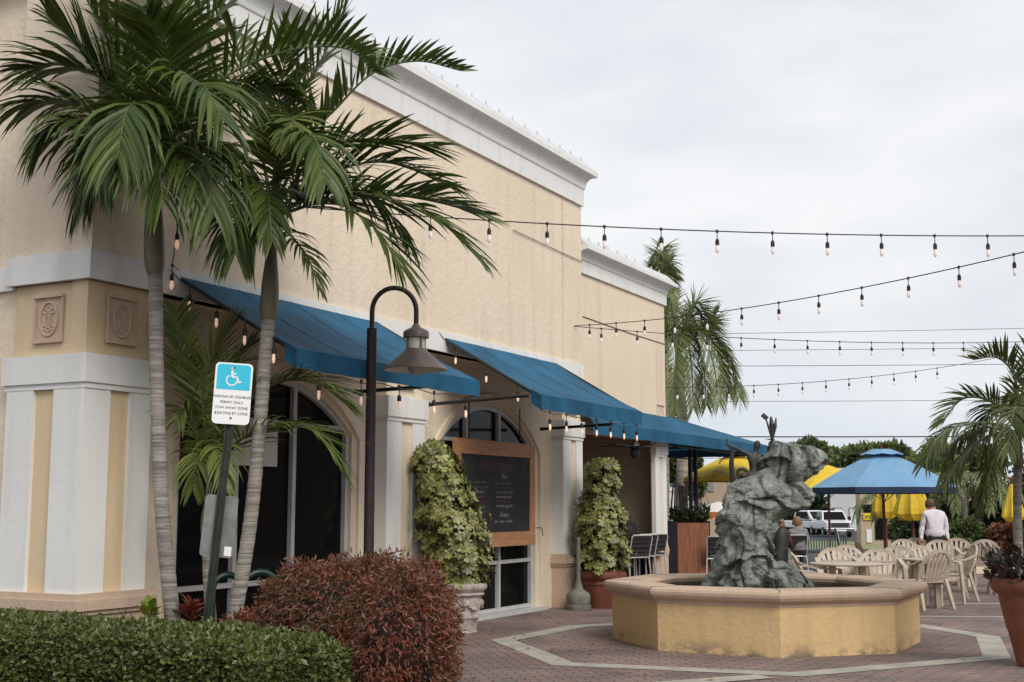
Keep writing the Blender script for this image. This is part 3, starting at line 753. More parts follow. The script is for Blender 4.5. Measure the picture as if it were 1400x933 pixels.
# bike rack
for i, (u, hwid, v) in enumerate(((311, .13, 783), (356, .17, 779))):
    p = at(u, v, 11.45); r = hwid
    o = empty('bike_rack', (p.x, p.y, 0), .5, ['dark green bike hoop between the leaning sign and the second palm trunk', 'dark green bike hoop just right of the curved palm trunk'][i], 'bike rack', 'green bike hoops by the window')
    m = MB(); zt = p.z - .02
    m.tube([(-r, 0, 0), (-r, 0, zt - r)] + [(-r * math.cos(t), 0, zt - r + r * math.sin(t)) for t in [PI * k / 10 for k in range(1, 10)]] + [(r, 0, zt - r), (r, 0, 0)], .03, 10)
    m.build('hoop', DGRN, o, True)
    m = MB(); 
    for s_ in (-r, r): m.lathe([(.07, 0), (.07, .012), (.03, .014)], (s_, 0, 0), 14)
    m.build('base_flange', DGRN, o)

# ================================================================== FOUNTAIN
FC = (2.92, 14.85)
FT = empty('fountain', (FC[0], FC[1], 0), math.radians(39), 'low octagonal yellow stucco fountain with pinkish stone coping', 'fountain')
def oct_ring(ri0, ro0, z0, z1, ri1=None, ro1=None):
    ri1 = ri1 or ri0; ro1 = ro1 or ro0; m = MB(); c = [(math.cos(k * PI / 4), math.sin(k * PI / 4)) for k in range(8)]
    return c
def octloft(prof, mt, name, par, smooth=False, closed=True):
    m = MB(); n = len(prof); c = [(math.cos(k * PI / 4), math.sin(k * PI / 4)) for k in range(8)]
    vs = [(r * x, r * y, z) for r, z in prof for x, y in c]; fs = []
    for i in range(n if closed else n - 1):
        for k in range(8):
            j = (i + 1) % n; k2 = (k + 1) % 8; fs.append((i * 8 + k, i * 8 + k2, j * 8 + k2, j * 8 + k))
    m.add(vs, fs); return m.build(name, mt, par, smooth)
octloft([(1.75, 0), (1.75, .50), (1.45, .50), (1.45, .0)], FYEL, 'basin_wall', FT)
pr = [(1.45, .50), (1.755, .50), (1.765, .53), (1.80, .55), (1.83, .57), (1.85, .60), (1.855, .63), (1.845, .655), (1.825, .67), (1.805, .675), (1.42, .675), (1.38, .665), (1.36, .64), (1.37, .60), (1.40, .57), (1.45, .55)]
octloft(pr, FCAP, 'coping', FT)
m = MB(); m.add([(1.46 * math.cos(k * PI / 4), 1.46 * math.sin(k * PI / 4), .47) for k in range(8)], [tuple(range(8))]); m.build('water', WATER, FT)
# coping joints
m = MB()
for k in range(8):
    a = k * PI / 4; m.bar((1.40 * math.cos(a), 1.40 * math.sin(a), .676), (1.86 * math.cos(a), 1.86 * math.sin(a), .676), .008, .003)
m.build('coping_joint', SOIL, FT)

# ---- rock sculpture
SY = 15.0; KX = 1 / 114.7
RS = empty('rock_sculpture', (at(1040, 690, SY).x, SY, .46), 0, 'dark bronze rock sculpture with small figures standing in the fountain', 'sculpture')
def L2(u, v, dy=0): p = at(u, v, SY + dy); return Vector((p.x - RS.location.x, p.y - SY, p.z - .46))
RR = [(600, 1050, 1056), (603, 1047, 1066), (608, 1046, 1088), (612, 1047, 1110), (617, 1045, 1120), (628, 1042, 1124), (637, 1036, 1123), (645, 1028, 1116), (650, 1022, 1113), (654, 1009, 1107), (660, 1000, 1100),
      (667, 994, 1104), (675, 990, 1111), (684, 989, 1111), (692, 988, 1102), (698, 987, 1088), (704, 986, 1077), (710, 985, 1071), (718, 984, 1066), (735, 982, 1067), (748, 980, 1072), (760, 979, 1079), (775, 979, 1083), (788, 976, 1094), (797, 971, 1101), (806, 965, 1106), (814, 962, 1108)]
def redge(v):
    for (a, l0, r0), (b, l1, r1) in zip(RR, RR[1:]):
        if v <= b: f = (v - a) / (b - a); return l0 + (l1 - l0) * f, r0 + (r1 - r0) * f
    return RR[-1][1:]
m = MB(); NR, NC = 150, 190; vs = []
for i in range(NR + 1):
    v = 600 + 214 * i / NR; l, r = redge(v); tt = i / NR
    dep = .30 + .28 * tt + .04 * math.sin(tt * 17); 
    if tt < .04: dep *= tt / .04
    pl0 = L2(l, v); pr0 = L2(r, v); c = (pl0 + pr0) / 2; hwid = (pr0.x - pl0.x) / 2
    dep = min(dep, hwid * 1.1 + .06)
    for k in range(NC):
        a = 2 * PI * k / NC; ca, sa = math.cos(a), math.sin(a); e = .78
        x = math.copysign(abs(ca) ** e, ca) * hwid; y = math.copysign(abs(sa) ** e, sa) * dep
        p = Vector((c.x + x, c.y + y, c.z))
        q = p * 1.0; wv_ = noise.noise_vector(q * 2.2) * .55; cell = noise.voronoi(Vector((q.x * 2.3, q.y * 2.3, q.z * 2.6 + 1.1 * q.x)) + wv_)
        cid = noise.cell(cell[1][0] * 37.0); crack = min(.14, cell[0][1] - cell[0][0])
        n1 = noise.fractal(q * 5, .9, 2.1, 5); strata = abs(math.sin(q.z * 13 + 2.2 * noise.noise(q * 2.0) + q.x * 3))
        tv = Vector((noise.cell(cell[1][0] * 11 + Vector((1, 0, 0))) - .5, noise.cell(cell[1][0] * 13 + Vector((0, 2, 0))) - .5, noise.cell(cell[1][0] * 17 + Vector((0, 0, 3))) - .5)); qq = Vector((q.x * 2.3, q.y * 2.3, q.z * 2.6 + 1.1 * q.x)) + wv_; tl_ = tv.dot(qq - cell[1][0]) * .16
        rg = 1 - abs(noise.noise(q * 3.1 + wv_)) * 2; rg2 = 1 - abs(noise.noise(Vector((q.x * 7, q.y * 7, q.z * 1.7)) + wv_)) * 2
        d = .9 * max(-.06, min(.06, tl_)) + .03 * (cid - .5) + .038 * n1 + .16 * min(crack, .07) - .02 + .03 * strata - .022 * max(0, rg) ** 3 - .05 * max(0, rg2) ** 4 + .012 * noise.noise(q * 19)
        out = Vector((ca, sa, 0)); vs.append(p + out * d + Vector((0, 0, .02 * noise.noise(q * 6))))
fs = [(i * NC + k, (i + 1) * NC + k, (i + 1) * NC + (k + 1) % NC, i * NC + (k + 1) % NC) for i in range(NR) for k in range(NC)] + [tuple(range(NC))]
m.add(vs, fs); rk = m.build('rock', ROCK, RS, fix=False)

def skin_fig(name, joints, edges, root, parent, m, lvl=1, matfn=None, mats=None):
    names = list(joints); vs = [joints[k][0] for k in names]; idx = {k: i for i, k in enumerate(names)}
    me = bpy.data.meshes.new(name); me.from_pydata([tuple(v) for v in vs], [(idx[a], idx[b]) for a, b in edges], [])
    o = bpy.data.objects.new(name, me); C.objects.link(o)
    sk = o.modifiers.new('s', 'SKIN'); sk.use_smooth_shade = True
    lay = me.skin_vertices[0] if me.skin_vertices else None
    if lay is None:
        bm = bmesh.new(); bm.from_mesh(me); bm.verts.layers.skin.verify(); bm.to_mesh(me); bm.free(); lay = me.skin_vertices[0]
    for k, i in idx.items():
        r = joints[k][1]; r = r if isinstance(r, tuple) else (r, r); lay.data[i].radius = r; lay.data[i].use_root = (k == root)
    if lvl: ss = o.modifiers.new('ss', 'SUBSURF'); ss.levels = lvl; ss.render_levels = lvl
    me2 = baked(o); me2.materials.clear()
    for mm in (mats or [m]): me2.materials.append(mm)
    if matfn:
        for p in me2.polygons: p.material_index = matfn(p.center)
    me2.polygons.foreach_set('use_smooth', [True] * len(me2.polygons))
    setparent(o, parent); return o
# archer kneeling on the ledge with one arm stretched out
j = {'pelvis': (L2(1030, 652), .055), 'chest': (L2(1031, 628), .06), 'neck': (L2(1033, 618), .028), 'head': (L2(1035, 609), .045), 'headt': (L2(1036, 602), .035),
     'shL': (L2(1024, 622), .032), 'elL': (L2(1010, 615), .026), 'haL': (L2(996, 609), .018), 'fiL': (L2(992, 606), .01),
     'shR': (L2(1042, 623), .03), 'elR': (L2(1049, 632, -.1), .024), 'haR': (L2(1040, 640, -.15), .016),
     'kL': (L2(1015, 650, -.12), .04), 'fL': (L2(1016, 664, -.05), .026), 'kR': (L2(1045, 660, -.15), .04), 'fR': (L2(1036, 668, -.2), .026)}
skin_fig('archer_figure', j, [('pelvis', 'chest'), ('chest', 'neck'), ('neck', 'head'), ('head', 'headt'), ('chest', 'shL'), ('shL', 'elL'), ('elL', 'haL'), ('haL', 'fiL'), ('chest', 'shR'), ('shR', 'elR'), ('elR', 'haR'), ('pelvis', 'kL'), ('kL', 'fL'), ('pelvis', 'kR'), ('kR', 'fR')], 'pelvis', RS, BRZ, 2)
m = MB(); m.tube([L2(1001, 612), L2(1000, 635), L2(1003, 662)], [.022, .03, .035], 8); m.tube([L2(1001, 618), L2(996, 608), L2(993, 600)], .01, 6); m.build('totem_post', BRZ, RS)
m = MB(); m.tube(spline([L2(973, 645), L2(984, 644), L2(992, 648), L2(1000, 655)], 10), .008, 6); m.tube(spline([L2(983, 634), L2(988, 628), L2(998, 626)], 6), .007, 5); m.build('bronze_twig', BRZ, RS)
m = MB(); m.tube(spline([L2(1010, 655), L2(1009, 644), L2(1015, 641), L2(1021, 645), L2(1020, 655)], 12), .02, 8); m.build('small_animal', BRZ, RS, True)
m = MB(); m.tube([L2(1056, 603), L2(1055, 580), L2(1054, 570)], [.018, .03, .012], 7); m.tube([L2(1055, 598), L2(1050, 582), L2(1047, 572)], [.015, .012, .008], 6)
m.tube([L2(1057, 598), L2(1060, 583), L2(1061, 571)], [.012, .02, .006], 6); m.bar(L2(1049, 573), L2(1042, 567), .03, .05); m.build('reed_bundle', BRZ, RS)
# standing cloaked figure
j = {'a': (L2(1070, 795, -.45), .06), 'b': (L2(1068, 765, -.45), .085), 'c': (L2(1068, 742, -.45), .09), 'd': (L2(1069, 728, -.45), .075), 'e': (L2(1070, 720, -.45), .04), 'f': (L2(1058, 758, -.5), .03), 'g': (L2(1052, 742, -.52), .022), 'h': (L2(1047, 732, -.52), .014)}
skin_fig('standing_figure', j, [('a', 'b'), ('b', 'c'), ('c', 'd'), ('d', 'e'), ('b', 'f'), ('f', 'g'), ('g', 'h')], 'b', RS, BRZ, 2)
j = {'a': (L2(1103, 803, -.3), .035), 'b': (L2(1096, 790, -.3), .055), 'c': (L2(1088, 782, -.3), .06), 'd': (L2(1081, 777, -.3), .04), 'e': (L2(1082, 800, -.35), .04), 'f': (L2(1100, 812, -.4), .025)}
skin_fig('crouching_figure', j, [('a', 'b'), ('b', 'c'), ('c', 'd'), ('c', 'e'), ('a', 'f')], 'b', RS, BRZ, 2)
# ================================================================== PALMS
def frond(pts, name, par, n=34, L=.55, w=.042, up=.35, droop=.35, fwd=.55, leafm=None, t0=.12, stemr=.012, org=None, seg=4, rs=None):
    org = org or Vector((0, 0, 0)); P = [p - org for p in spline(pts, 40)]
    m = MB(); m.tube(P, [stemr * (1.5 - 1.2 * i / 40) for i in range(41)], 6)
    m.mi = 1
    for k in range(n):
        t = t0 + (1 - t0) * (k + .5) / n; i = min(int(t * 40), 39); pos = P[i].lerp(P[i + 1], t * 40 - i)
        T = (P[min(i + 1, 40)] - P[max(i - 1, 0)]).normalized(); S = T.cross(Vector((0, 0, 1)))
        if S.length < .15: S = Vector((1, .2, 0))
        S.normalize(); U = S.cross(T).normalized()
        ll = L * (.6 + .4 * math.sin(PI * min(1, t * .9 + .1))) * (1 if t < .85 else 1 - (t - .85) * 1.2)
        for sg in (-1, 1):
            f = fwd + .9 * t + 1.2 * max(0, t - .7) + ru(-.15, .15)
            d = (T * f + S * sg * 1.0 + U * (up + ru(-.22, .22))).normalized()
            q = pos.copy(); wd0 = (T - d * T.dot(d)).normalized(); wd = (wd0 + U * ru(-.5, .5)).normalized()
            l = ll * ru(.85, 1.1); ww = w * ru(.8, 1.15); dr = droop * ru(.7, 1.4)
            cs = []
            for s_ in range(seg + 1):
                a = s_ / seg; wk = ww * (.35, 1.0, .9, .62, .04)[s_] if seg == 4 else ww * (1 - a)
                cs.append((q.copy(), wk)); d = (d + Vector((0, 0, -dr * (a + .25) * .45))).normalized(); q = q + d * l / seg
            nrm = wd.cross(d).normalized()
            vs = []
            for (c, wk) in cs: vs += [c - wd * wk / 2, c + nrm * wk * .18, c + wd * wk / 2]
            fs = []
            for s_ in range(seg): a = s_ * 3; fs += [(a, a + 1, a + 4, a + 3), (a + 1, a + 2, a + 5, a + 4)]
            m.add(vs, fs)
    return m.build(name, [STEM, leafm or PLEAF], par, fix=False)
def palm(name, base, crownpx, crownY, trunkpts, r0, r1, shaft, fronds, label, group=None, leafm=None, seed=1, n=34, L=.55, w=.042, shr=.085, extra=None):
    random.seed(seed)
    base = Vector(base); o = empty(name, base, 0, label, 'palm tree', group)
    P = [p - base for p in spline(trunkpts, 60)]
    m = MB(); rr = []
    for i in range(61):
        t = i / 60; rr.append((r0 + (r1 - r0) * min(1, t * 2.0)) * (1.0 + (.05 if i % 2 else 0)) * (1.25 - .25 * min(1, t * 8)))
    m.tube(P, rr, 14); m.build('trunk', BARK, o, True)
    S = [p - base for p in spline(shaft, 10)]
    m = MB(); m.tube(S, [r1 * 1.02, shr * .95, shr, shr * .98, shr * .95, shr * .85, shr * .72, shr * .6, shr * .5, shr * .42, shr * .3], 14); m.build('crownshaft', SHAFT, o, True)
    for f in fronds:
        pts, kw = (f if isinstance(f, tuple) else (f, {}))
        ww = [at(u, v, crownY + dy) for u, v, dy in pts]
        k = dict(n=n, L=L, w=w, leafm=leafm); k.update(kw)
        frond(ww, 'frond', o, org=base, **k)
    return o
Y1 = 10.8; b1 = at(236, 848, Y1); 
F1 = [
 [(212, 250, 0), (165, 140, -.1), (120, 78, -.2), (72, 28, -.3)],
 ([(208, 240, 0), (150, 175, -.1), (90, 138, -.2), (30, 140, -.3)], dict(droop=.9, up=.05)),
 [(212, 235, 0), (170, 110, -.1), (130, 20, -.2), (80, -60, -.3)],
 [(215, 230, 0), (212, 90, 0), (195, -30, 0), (170, -110, .1)],
 [(218, 230, 0), (262, 100, -.1), (305, 5, -.1), (350, -70, -.2)],
 ([(220, 230, 0), (290, 120, 0), (385, 72, 0), (470, 66, -.1), (512, 98, -.2)], dict(up=.75, droop=.12, n=32, L=.52)),
 ([(220, 240, 0), (275, 190, -.1), (325, 220, -.2), (345, 275, -.2)], dict(droop=1.4, up=0)),
 ([(216, 240, 0), (255, 195, -.4), (285, 235, -.7), (292, 290, -.8)], dict(droop=1.3, up=0)),
 ([(208, 245, 0), (160, 195, 0), (128, 225, -.1), (115, 270, -.1)], dict(droop=1.4, up=0)),
 [(216, 235, 0), (232, 150, .5), (245, 130, 1.0), (255, 160, 1.3)],
 ([(211, 235, 0), (195, 150, -.6), (175, 150, -1.0), (160, 215, -1.2)], dict(droop=1.1, up=.1)),
 ([(218, 235, 0), (245, 130, -.5), (275, 115, -.9), (305, 165, -1.1)], dict(droop=1.1)),
 [(214, 235, 0), (185, 80, .2), (160, -30, .3), (110, -110, .3)],
 ([(208, 245, 0), (150, 185, -.2), (95, 165, -.35), (60, 185, -.4)], dict(droop=1.3, up=.0)),
 ([(210, 245, 0), (175, 200, -.4), (150, 200, -.6), (135, 240, -.7)], dict(droop=1.3, up=0)),
 ([(208, 240, 0), (150, 120, -.1), (90, 90, -.2), (35, 95, -.3)], dict(droop=.5, up=.2)),
 [(216, 230, 0), (240, 60, .2), (255, -50, .3), (265, -130, .3)],
 ([(216, 235, 0), (230, 120, -.4), (225, 60, -.7), (200, 20, -1.1)], dict(up=.2)),
 ([(218, 240, 0), (270, 150, .4), (320, 130, .7), (365, 170, .8)], dict(droop=1.0)),
 ([(212, 245, 0), (205, 205, -.5), (214, 220, -.8), (222, 270, -.9)], dict(droop=1.2, n=24)),
 ([(218, 240, 0), (290, 165, .2), (350, 120, .3), (400, 130, .3)], dict(droop=.8, up=.3)),
]
palm('palm_tree', (b1.x, b1.y, 0), None, Y1, [at(243, 935, Y1), at(236, 848, Y1), at(222, 700, Y1), at(215, 540, Y1), at(213, 400, Y1), at(212, 376, Y1)], .069, .06,
     [at(212, 378, Y1), at(211, 330, Y1), at(211, 270, Y1), at(214, 215, Y1)], F1, 'tall palm with straight grey ringed trunk at the far left beside the corner pilaster', 'tall palms in the planting bed', seed=3, shr=.092, n=30, L=.76, w=.048)
Y2 = 11.2; b2 = at(318, 850, Y2)
F2 = [
 ([(374, 285, 0), (420, 190, 0), (456, 152, 0), (510, 100, 0), (570, 84, 0), (630, 97, -.1)], dict(up=.75, droop=.12, n=34, L=.42)),
 ([(376, 285, 0), (440, 205, -.1), (515, 190, -.2), (590, 200, -.3)], dict(up=.15, droop=.2, w=.044, L=.68)),
 ([(378, 290, 0), (440, 240, 0), (530, 222, .0), (620, 255, .0)], dict(up=.3, droop=.3)),
 ([(378, 295, 0), (460, 272, -.1), (570, 268, -.2), (650, 292, -.3)], dict(up=.25, droop=.2, n=36, L=.72, w=.045)),
 ([(378, 292, 0), (460, 262, -.3), (575, 288, -.5), (650, 345, -.6)], dict(up=.1, droop=.3, n=36, L=.75, w=.045)),
 ([(377, 290, 0), (440, 270, -.4), (510, 310, -.7), (548, 365, -.8)], dict(up=.1, droop=.35, L=.7, w=.042)),
 ([(373, 280, 0), (395, 190, -.5), (430, 190, -.9), (445, 250, -1.1)], dict(up=.2, droop=.8)),
 ([(373, 280, 0), (378, 180, -.1), (385, 110, -.1), (400, 50, -.2)], dict(up=.2, droop=.1, L=.5)),
 ([(370, 282, 0), (330, 210, 0), (300, 215, -.1), (285, 270, -.1)], dict(droop=1.2, up=0)),
 ([(370, 290, 0), (345, 275, -.3), (325, 300, -.5), (322, 345, -.6)], dict(droop=1.3, up=0, n=26)),
 ([(375, 282, 0), (395, 210, .6), (420, 195, 1.0), (440, 230, 1.2)], dict(droop=.6)),
 ([(372, 280, 0), (345, 150, .3), (325, 70, .4), (300, 15, .4)], {}),
 ([(376, 300, 0), (400, 325, -.3), (422, 355, -.45), (436, 395, -.5)], dict(n=18, L=.32, w=.03, droop=.9, leafm=PLEAF2)),
 ([(374, 280, 0), (400, 160, .1), (440, 80, .1), (470, 20, .1)], dict(up=.3, droop=.2)),
 ([(372, 280, 0), (385, 190, -.3), (400, 160, -.6), (400, 200, -.9)], dict(up=.2, leafm=PLEAF2, L=.45)),
 ([(372, 290, 0), (365, 250, -.4), (368, 280, -.7), (372, 330, -.8)], dict(droop=1.0, n=22, L=.42)),
 ([(378, 290, 0), (430, 250, .3), (500, 260, .5), (560, 330, .6)], dict(up=.1, droop=.9)),
]
palm('palm_tree', (b2.x, b2.y, 0), None, Y2, [at(306, 930, Y2), at(320, 848, Y2), at(340, 730, Y2), at(352, 620, Y2), at(360, 520, Y2), at(367, 436, Y2)], .067, .06,
     [at(367, 438, Y2), at(369, 400, Y2), at(371, 350, Y2), at(374, 280, Y2)], F2, 'tall palm with curved leaning trunk behind the leaning parking sign', 'tall palms in the planting bed', seed=5, n=30, shr=.084, L=.64, w=.043)
Y3 = 11.55; b3 = at(290, 860, Y3)
F3 = [
 ([(286, 655, 0), (262, 555, 0), (247, 490, -.1), (241, 425, -.1)], dict(up=.15, droop=.4, L=.42)),
 ([(288, 650, 0), (278, 560, -.1), (285, 500, -.2), (318, 440, -.2)], dict(up=.2, droop=.2, L=.55)),
 ([(292, 650, 0), (330, 560, -.1), (385, 522, -.1), (435, 526, -.2), (472, 552, -.2)], dict(up=.3, droop=.4, L=.6, n=40)),
 ([(292, 655, 0), (330, 600, -.2), (385, 583, -.3), (435, 593, -.4), (466, 640, -.4)], dict(up=.15, droop=.45, L=.62, n=40)),
 ([(284, 660, 0), (268, 590, -.1), (252, 560, -.2), (243, 570, -.3)], dict(up=.1, droop=1.0, L=.4, n=22)),
 ([(288, 660, 0), (292, 610, -.3), (300, 620, -.5), (305, 665, -.6)], dict(droop=1.0, n=18, L=.38)),
 ([(284, 660, 0), (275, 620, -.3), (268, 630, -.5), (264, 670, -.5)], dict(droop=1.0, n=18, L=.35)),
 ([(288, 655, 0), (300, 560, .1), (320, 500, .2), (345, 470, .2)], dict(up=.2, droop=.3, L=.42)),
]
palm('young_palm', (b3.x, b3.y, 0), None, Y3, [at(290, 915, Y3), at(289, 860, Y3), at(285, 790, Y3), at(284, 735, Y3)], .055, .05,
     [at(284, 737, Y3), at(284, 712, Y3), at(285, 690, Y3), at(287, 645, Y3)], F3, 'short young palm between the two tall palm trunks', seed=9, L=.5, w=.03, n=38, leafm=PLEAF2, shr=.065)

PLEAF4 = twoside_leaf('plaza_palm_leaflet', (.035, .065, .015), (.13, .13, .035), .45, tl=.2, spec=.35)
# palm growing out of the right hand pot
Y4 = 12.6
FR = [
 ([(1393, 590, 0), (1388, 520, 0), (1365, 490, 0), (1330, 492, -.1)], dict(up=.8, droop=.1, L=.34, n=26)),
 ([(1392, 590, 0), (1360, 552, 0), (1318, 545, 0), (1285, 580, -.1)], dict(up=.5, droop=.3, L=.34, n=30)),
 ([(1392, 592, 0), (1345, 578, -.2), (1290, 592, -.3), (1265, 632, -.4)], dict(up=.1, droop=.7, L=.42, n=34)),
 ([(1391, 595, 0), (1355, 595, -.1), (1315, 625, -.1), (1290, 665, -.2)], dict(up=0, droop=1.0, L=.42, n=34)),
 ([(1391, 597, 0), (1370, 605, -.2), (1352, 650, -.3), (1340, 690, -.3)], dict(up=0, droop=1.2, L=.35)),
 ([(1393, 595, 0), (1350, 585, .3), (1310, 600, .5), (1285, 650, .6)], dict(up=0, droop=1.1, L=.4)),
 [(1394, 590, 0), (1400, 520, 0), (1420, 470, 0), (1450, 450, 0)],
 ([(1395, 590, 0), (1430, 550, 0), (1470, 560, 0), (1500, 610, 0)], dict(droop=.9)),
 ([(1395, 595, 0), (1420, 580, -.3), (1440, 610, -.5), (1450, 660, -.6)], dict(droop=1.1)),
 ([(1394, 592, 0), (1392, 560, -.4), (1385, 565, -.7), (1378, 620, -.9)], dict(droop=1.1, L=.4, n=26)),
 ([(1394, 590, 0), (1400, 550, .4), (1405, 545, .8), (1412, 590, 1.0)], dict(droop=1.0)),
 ([(1392, 592, 0), (1378, 560, .3), (1355, 560, .6), (1330, 610, .8)], dict(droop=1.0, L=.38)),
]
rp = at(1411, 700, 12.45); RPX, RPY = rp.x, rp.y
palm('potted_palm', (RPX, RPY, .83), None, Y4, [at(1398, 828, Y4), at(1392, 740, Y4), at(1391, 665, Y4), at(1392, 640, Y4)], .045, .04,
     [at(1392, 642, Y4), at(1392, 628, Y4), at(1393, 612, Y4), at(1393, 585, Y4)], FR, 'arching palm growing from the tall red pot at the right edge', seed=4, L=.44, w=.028, n=40, leafm=PLEAF4, shr=.05)

# tall palms behind the far end of the restaurant
def farpalm(u, v, Y, tips, lab, L=.78, seed=1, base_r=.17, n=34):
    b = at(u, v, Y); f = []
    for (du, dv, dy, kw) in tips:
        k = dict(L=L, w=.032, stemr=.03); k.update(kw)
        f.append(([(u, v + 12, 0), (u + du * .45, v + min(0, dv) * .7 - 25 + (dv * .1), dy * .4), (u + du * .85, v + dv * .45 - 14, dy * .8), (u + du, v + dv, dy)], k))
    bz = gh(Y)
    return palm('palm_tree', (b.x, b.y, bz), None, Y, [Vector((b.x, b.y, bz)), Vector((b.x, b.y, bz + 1)), Vector((b.x + .05, b.y, b.z - 2)), at(u, v + 62, Y)], base_r, base_r * .8,
         [at(u, v + 64, Y), at(u, v + 45, Y), at(u, v + 30, Y), at(u, v, Y)], f, lab, 'tall palms behind the restaurant', leafm=PLEAF3, seed=seed, shr=base_r * .95, n=n + 26)
farpalm(928, 470, 31, [(84, 78, 0, dict(droop=.55, up=0)), (62, 55, .3, dict(droop=.5)), (50, -38, 0, dict(up=.5, droop=.15, L=.7)), (44, -30, .4, dict(up=.3, droop=.6, L=.7)), (20, 90, -.5, dict(droop=.7, up=0)), (-30, 80, -.3, dict(droop=.7, up=0)),
                    (-50, 20, 0, {}), (55, 85, -.8, dict(droop=.6, up=0)), (-5, 95, -1.0, dict(droop=.7)), (30, -20, 1.5, {}), (-25, -45, .3, {}), (68, 70, 1, dict(droop=.6)), (38, 85, -.2, dict(droop=.7, up=-.1))],
        'tall palm with long hanging fronds behind the far end of the restaurant', seed=11)
farpalm(903, 392, 34, [(18, 50, 0, dict(droop=1.0)), (20, 5, 0, {}), (8, -35, 0, dict(up=.4)), (-12, -28, 0, {}), (-25, 10, 0, {}), (12, 75, -.5, dict(droop=1.2)), (-18, 60, .5, {}), (16, -15, .6, {})],
        'palm top just peeping over the lower cornice', L=.55, seed=12, n=24)

# ================================================================== HEDGE AND BUSHES
def rand_box_surface(n, fn):
    P = []; Q = []
    for _ in range(n): p, q = fn(); P.append(p); Q.append(q)
    return P, Q
hc = wl(-11.67, .4)
HG = empty('clipped_hedge', (hc.x, hc.y, 0), PI / 2 - AZ, 'long clipped green hedge along the front of the planting bed', 'hedge')
hx0, hx1, hy0, hy1, hz = -.47, .46, -2.95, 2.9, .70     # local: x along facade, y = -n
def hsurf():
    r = rnd(); bmp = .03 * noise.noise(Vector((rnd() * 0, 0, 0)))
    if r < .42:
        x = ru(hx0, hx1); y = ru(hy0, hy1); z = hz; q = (0, 0, 1)
    elif r < .84: x = hx0; y = ru(hy0, hy1); z = ru(.0, hz); q = (-1, 0, 0)
    elif r < .93: x = hx1; y = ru(hy0, hy1); z = ru(.2, hz); q = (1, 0, 0)
    else: x = ru(hx0, hx1); y = hy0; z = ru(0, hz); q = (0, -1, 0)
    k = noise.noise(Vector((x * 2.2, y * 2.2, z * 2.2))) * .05 + noise.noise(Vector((x * 7, y * 7, z * 7))) * .03 - abs(random.gauss(0, .035)) + .012
    ez = max(0, abs(z - hz) < 1e-6) * 0
    dx = min(x - hx0, hx1 - x); 
    if q[2] == 1 and dx < .12: z -= (.12 - dx) ** 2 * 3.5
    if q[0] != 0 and z > hz - .12: x -= q[0] * (z - hz + .12) ** 2 * 3.5
    if y < hy0 + .35: 
        tt = (hy0 + .35 - y); z *= 1 - tt * tt * .9
    return (x + q[0] * k, y + q[1] * k, z + q[2] * k), q
random.seed(21)
P, Q = rand_box_surface(66000, hsurf)
for _ in range(260):
    x, y = ru(hx0, hx1), ru(hy0 + .3, hy1); h_ = ru(.01, .07)
    for k in range(5): P.append((x + ru(-.01, .01), y + ru(-.01, .01), hz + h_ * k / 4)); Q.append((0, 0, .6))
leaves('foliage', HLEAF, HG, P, .036, Q, .55)
m = MB(); m.box(hx0 + .1, hx1 - .1, hy0 + .2, hy1, .0, hz - .1); m.build('dark_core', mat('hedge_inner', (.010, .014, .005), .95, var=.5, vscale=14), HG)  # solid dark core behind the leaf shell

def blob_bush(name, parts, nleaf, size, leafm, label, cat, group=None, inner=None, asp=.5, down=0.0, shell=.16, bumps=.1, inz=.86, core=True, floor=0.0):
    c0 = parts[0][0]; base = Vector((c0[0], c0[1], floor)); o = empty(name, base, 0, label, cat, group)
    tot = sum(p[1][0] * p[1][2] for p in parts); P = []; Q = []
    for (c, r) in parts:
        k = int(nleaf * r[0] * r[2] / tot)
        for _ in range(k):
            d = Vector((random.gauss(0, 1), random.gauss(0, 1), random.gauss(0, 1))).normalized()
            rr = 1 - abs(random.gauss(0, shell)) + bumps * noise.noise(d * 3 + Vector(c)) + bumps * .6 * noise.noise(d * 8)
            p = Vector((c[0] + d.x * r[0] * rr, c[1] + d.y * r[1] * rr, c[2] + d.z * r[2] * rr))
            if p.z < floor + .01: continue
            inside = False
            for (c2, r2) in parts:
                if c2 is not c and ((p.x - c2[0]) / r2[0]) ** 2 + ((p.y - c2[1]) / r2[1]) ** 2 + ((p.z - c2[2]) / r2[2]) ** 2 < .5: inside = True
            if inside: continue
            P.append(p - base); Q.append(d)
    leaves('foliage', leafm, o, P, size, Q, asp, downdir=down)
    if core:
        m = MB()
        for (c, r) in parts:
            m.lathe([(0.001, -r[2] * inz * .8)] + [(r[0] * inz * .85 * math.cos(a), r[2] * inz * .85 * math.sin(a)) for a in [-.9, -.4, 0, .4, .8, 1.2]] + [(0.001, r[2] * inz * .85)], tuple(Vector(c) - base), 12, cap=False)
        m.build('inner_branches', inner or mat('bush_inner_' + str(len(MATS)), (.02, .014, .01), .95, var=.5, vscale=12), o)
    return o
random.seed(31)
def ctr(u, v, Y): return at(u, v, Y)
Bp = []
for (u, v, Y, rx, ry, rz) in ((440, 836, 9.9, .5, .5, .40), (510, 836, 9.7, .52, .5, .40), (570, 852, 9.3, .29, .4, .42), (540, 900, 9.0, .42, .5, .6), (412, 838, 10.1, .26, .35, .34), (488, 840, 9.6, .6, .5, .40), (500, 930, 9.1, .55, .5, .55)):
    c = at(u, v, Y); Bp.append((tuple(c), (rx, ry, rz)))
rb = blob_bush('copper_bush', Bp, 62000, .048, RLEAF, 'large rounded copper red shrub at the right end of the clipped hedge', 'shrub', asp=.26, down=.8, bumps=.27)
lowr = at(350, 850, 10.6)
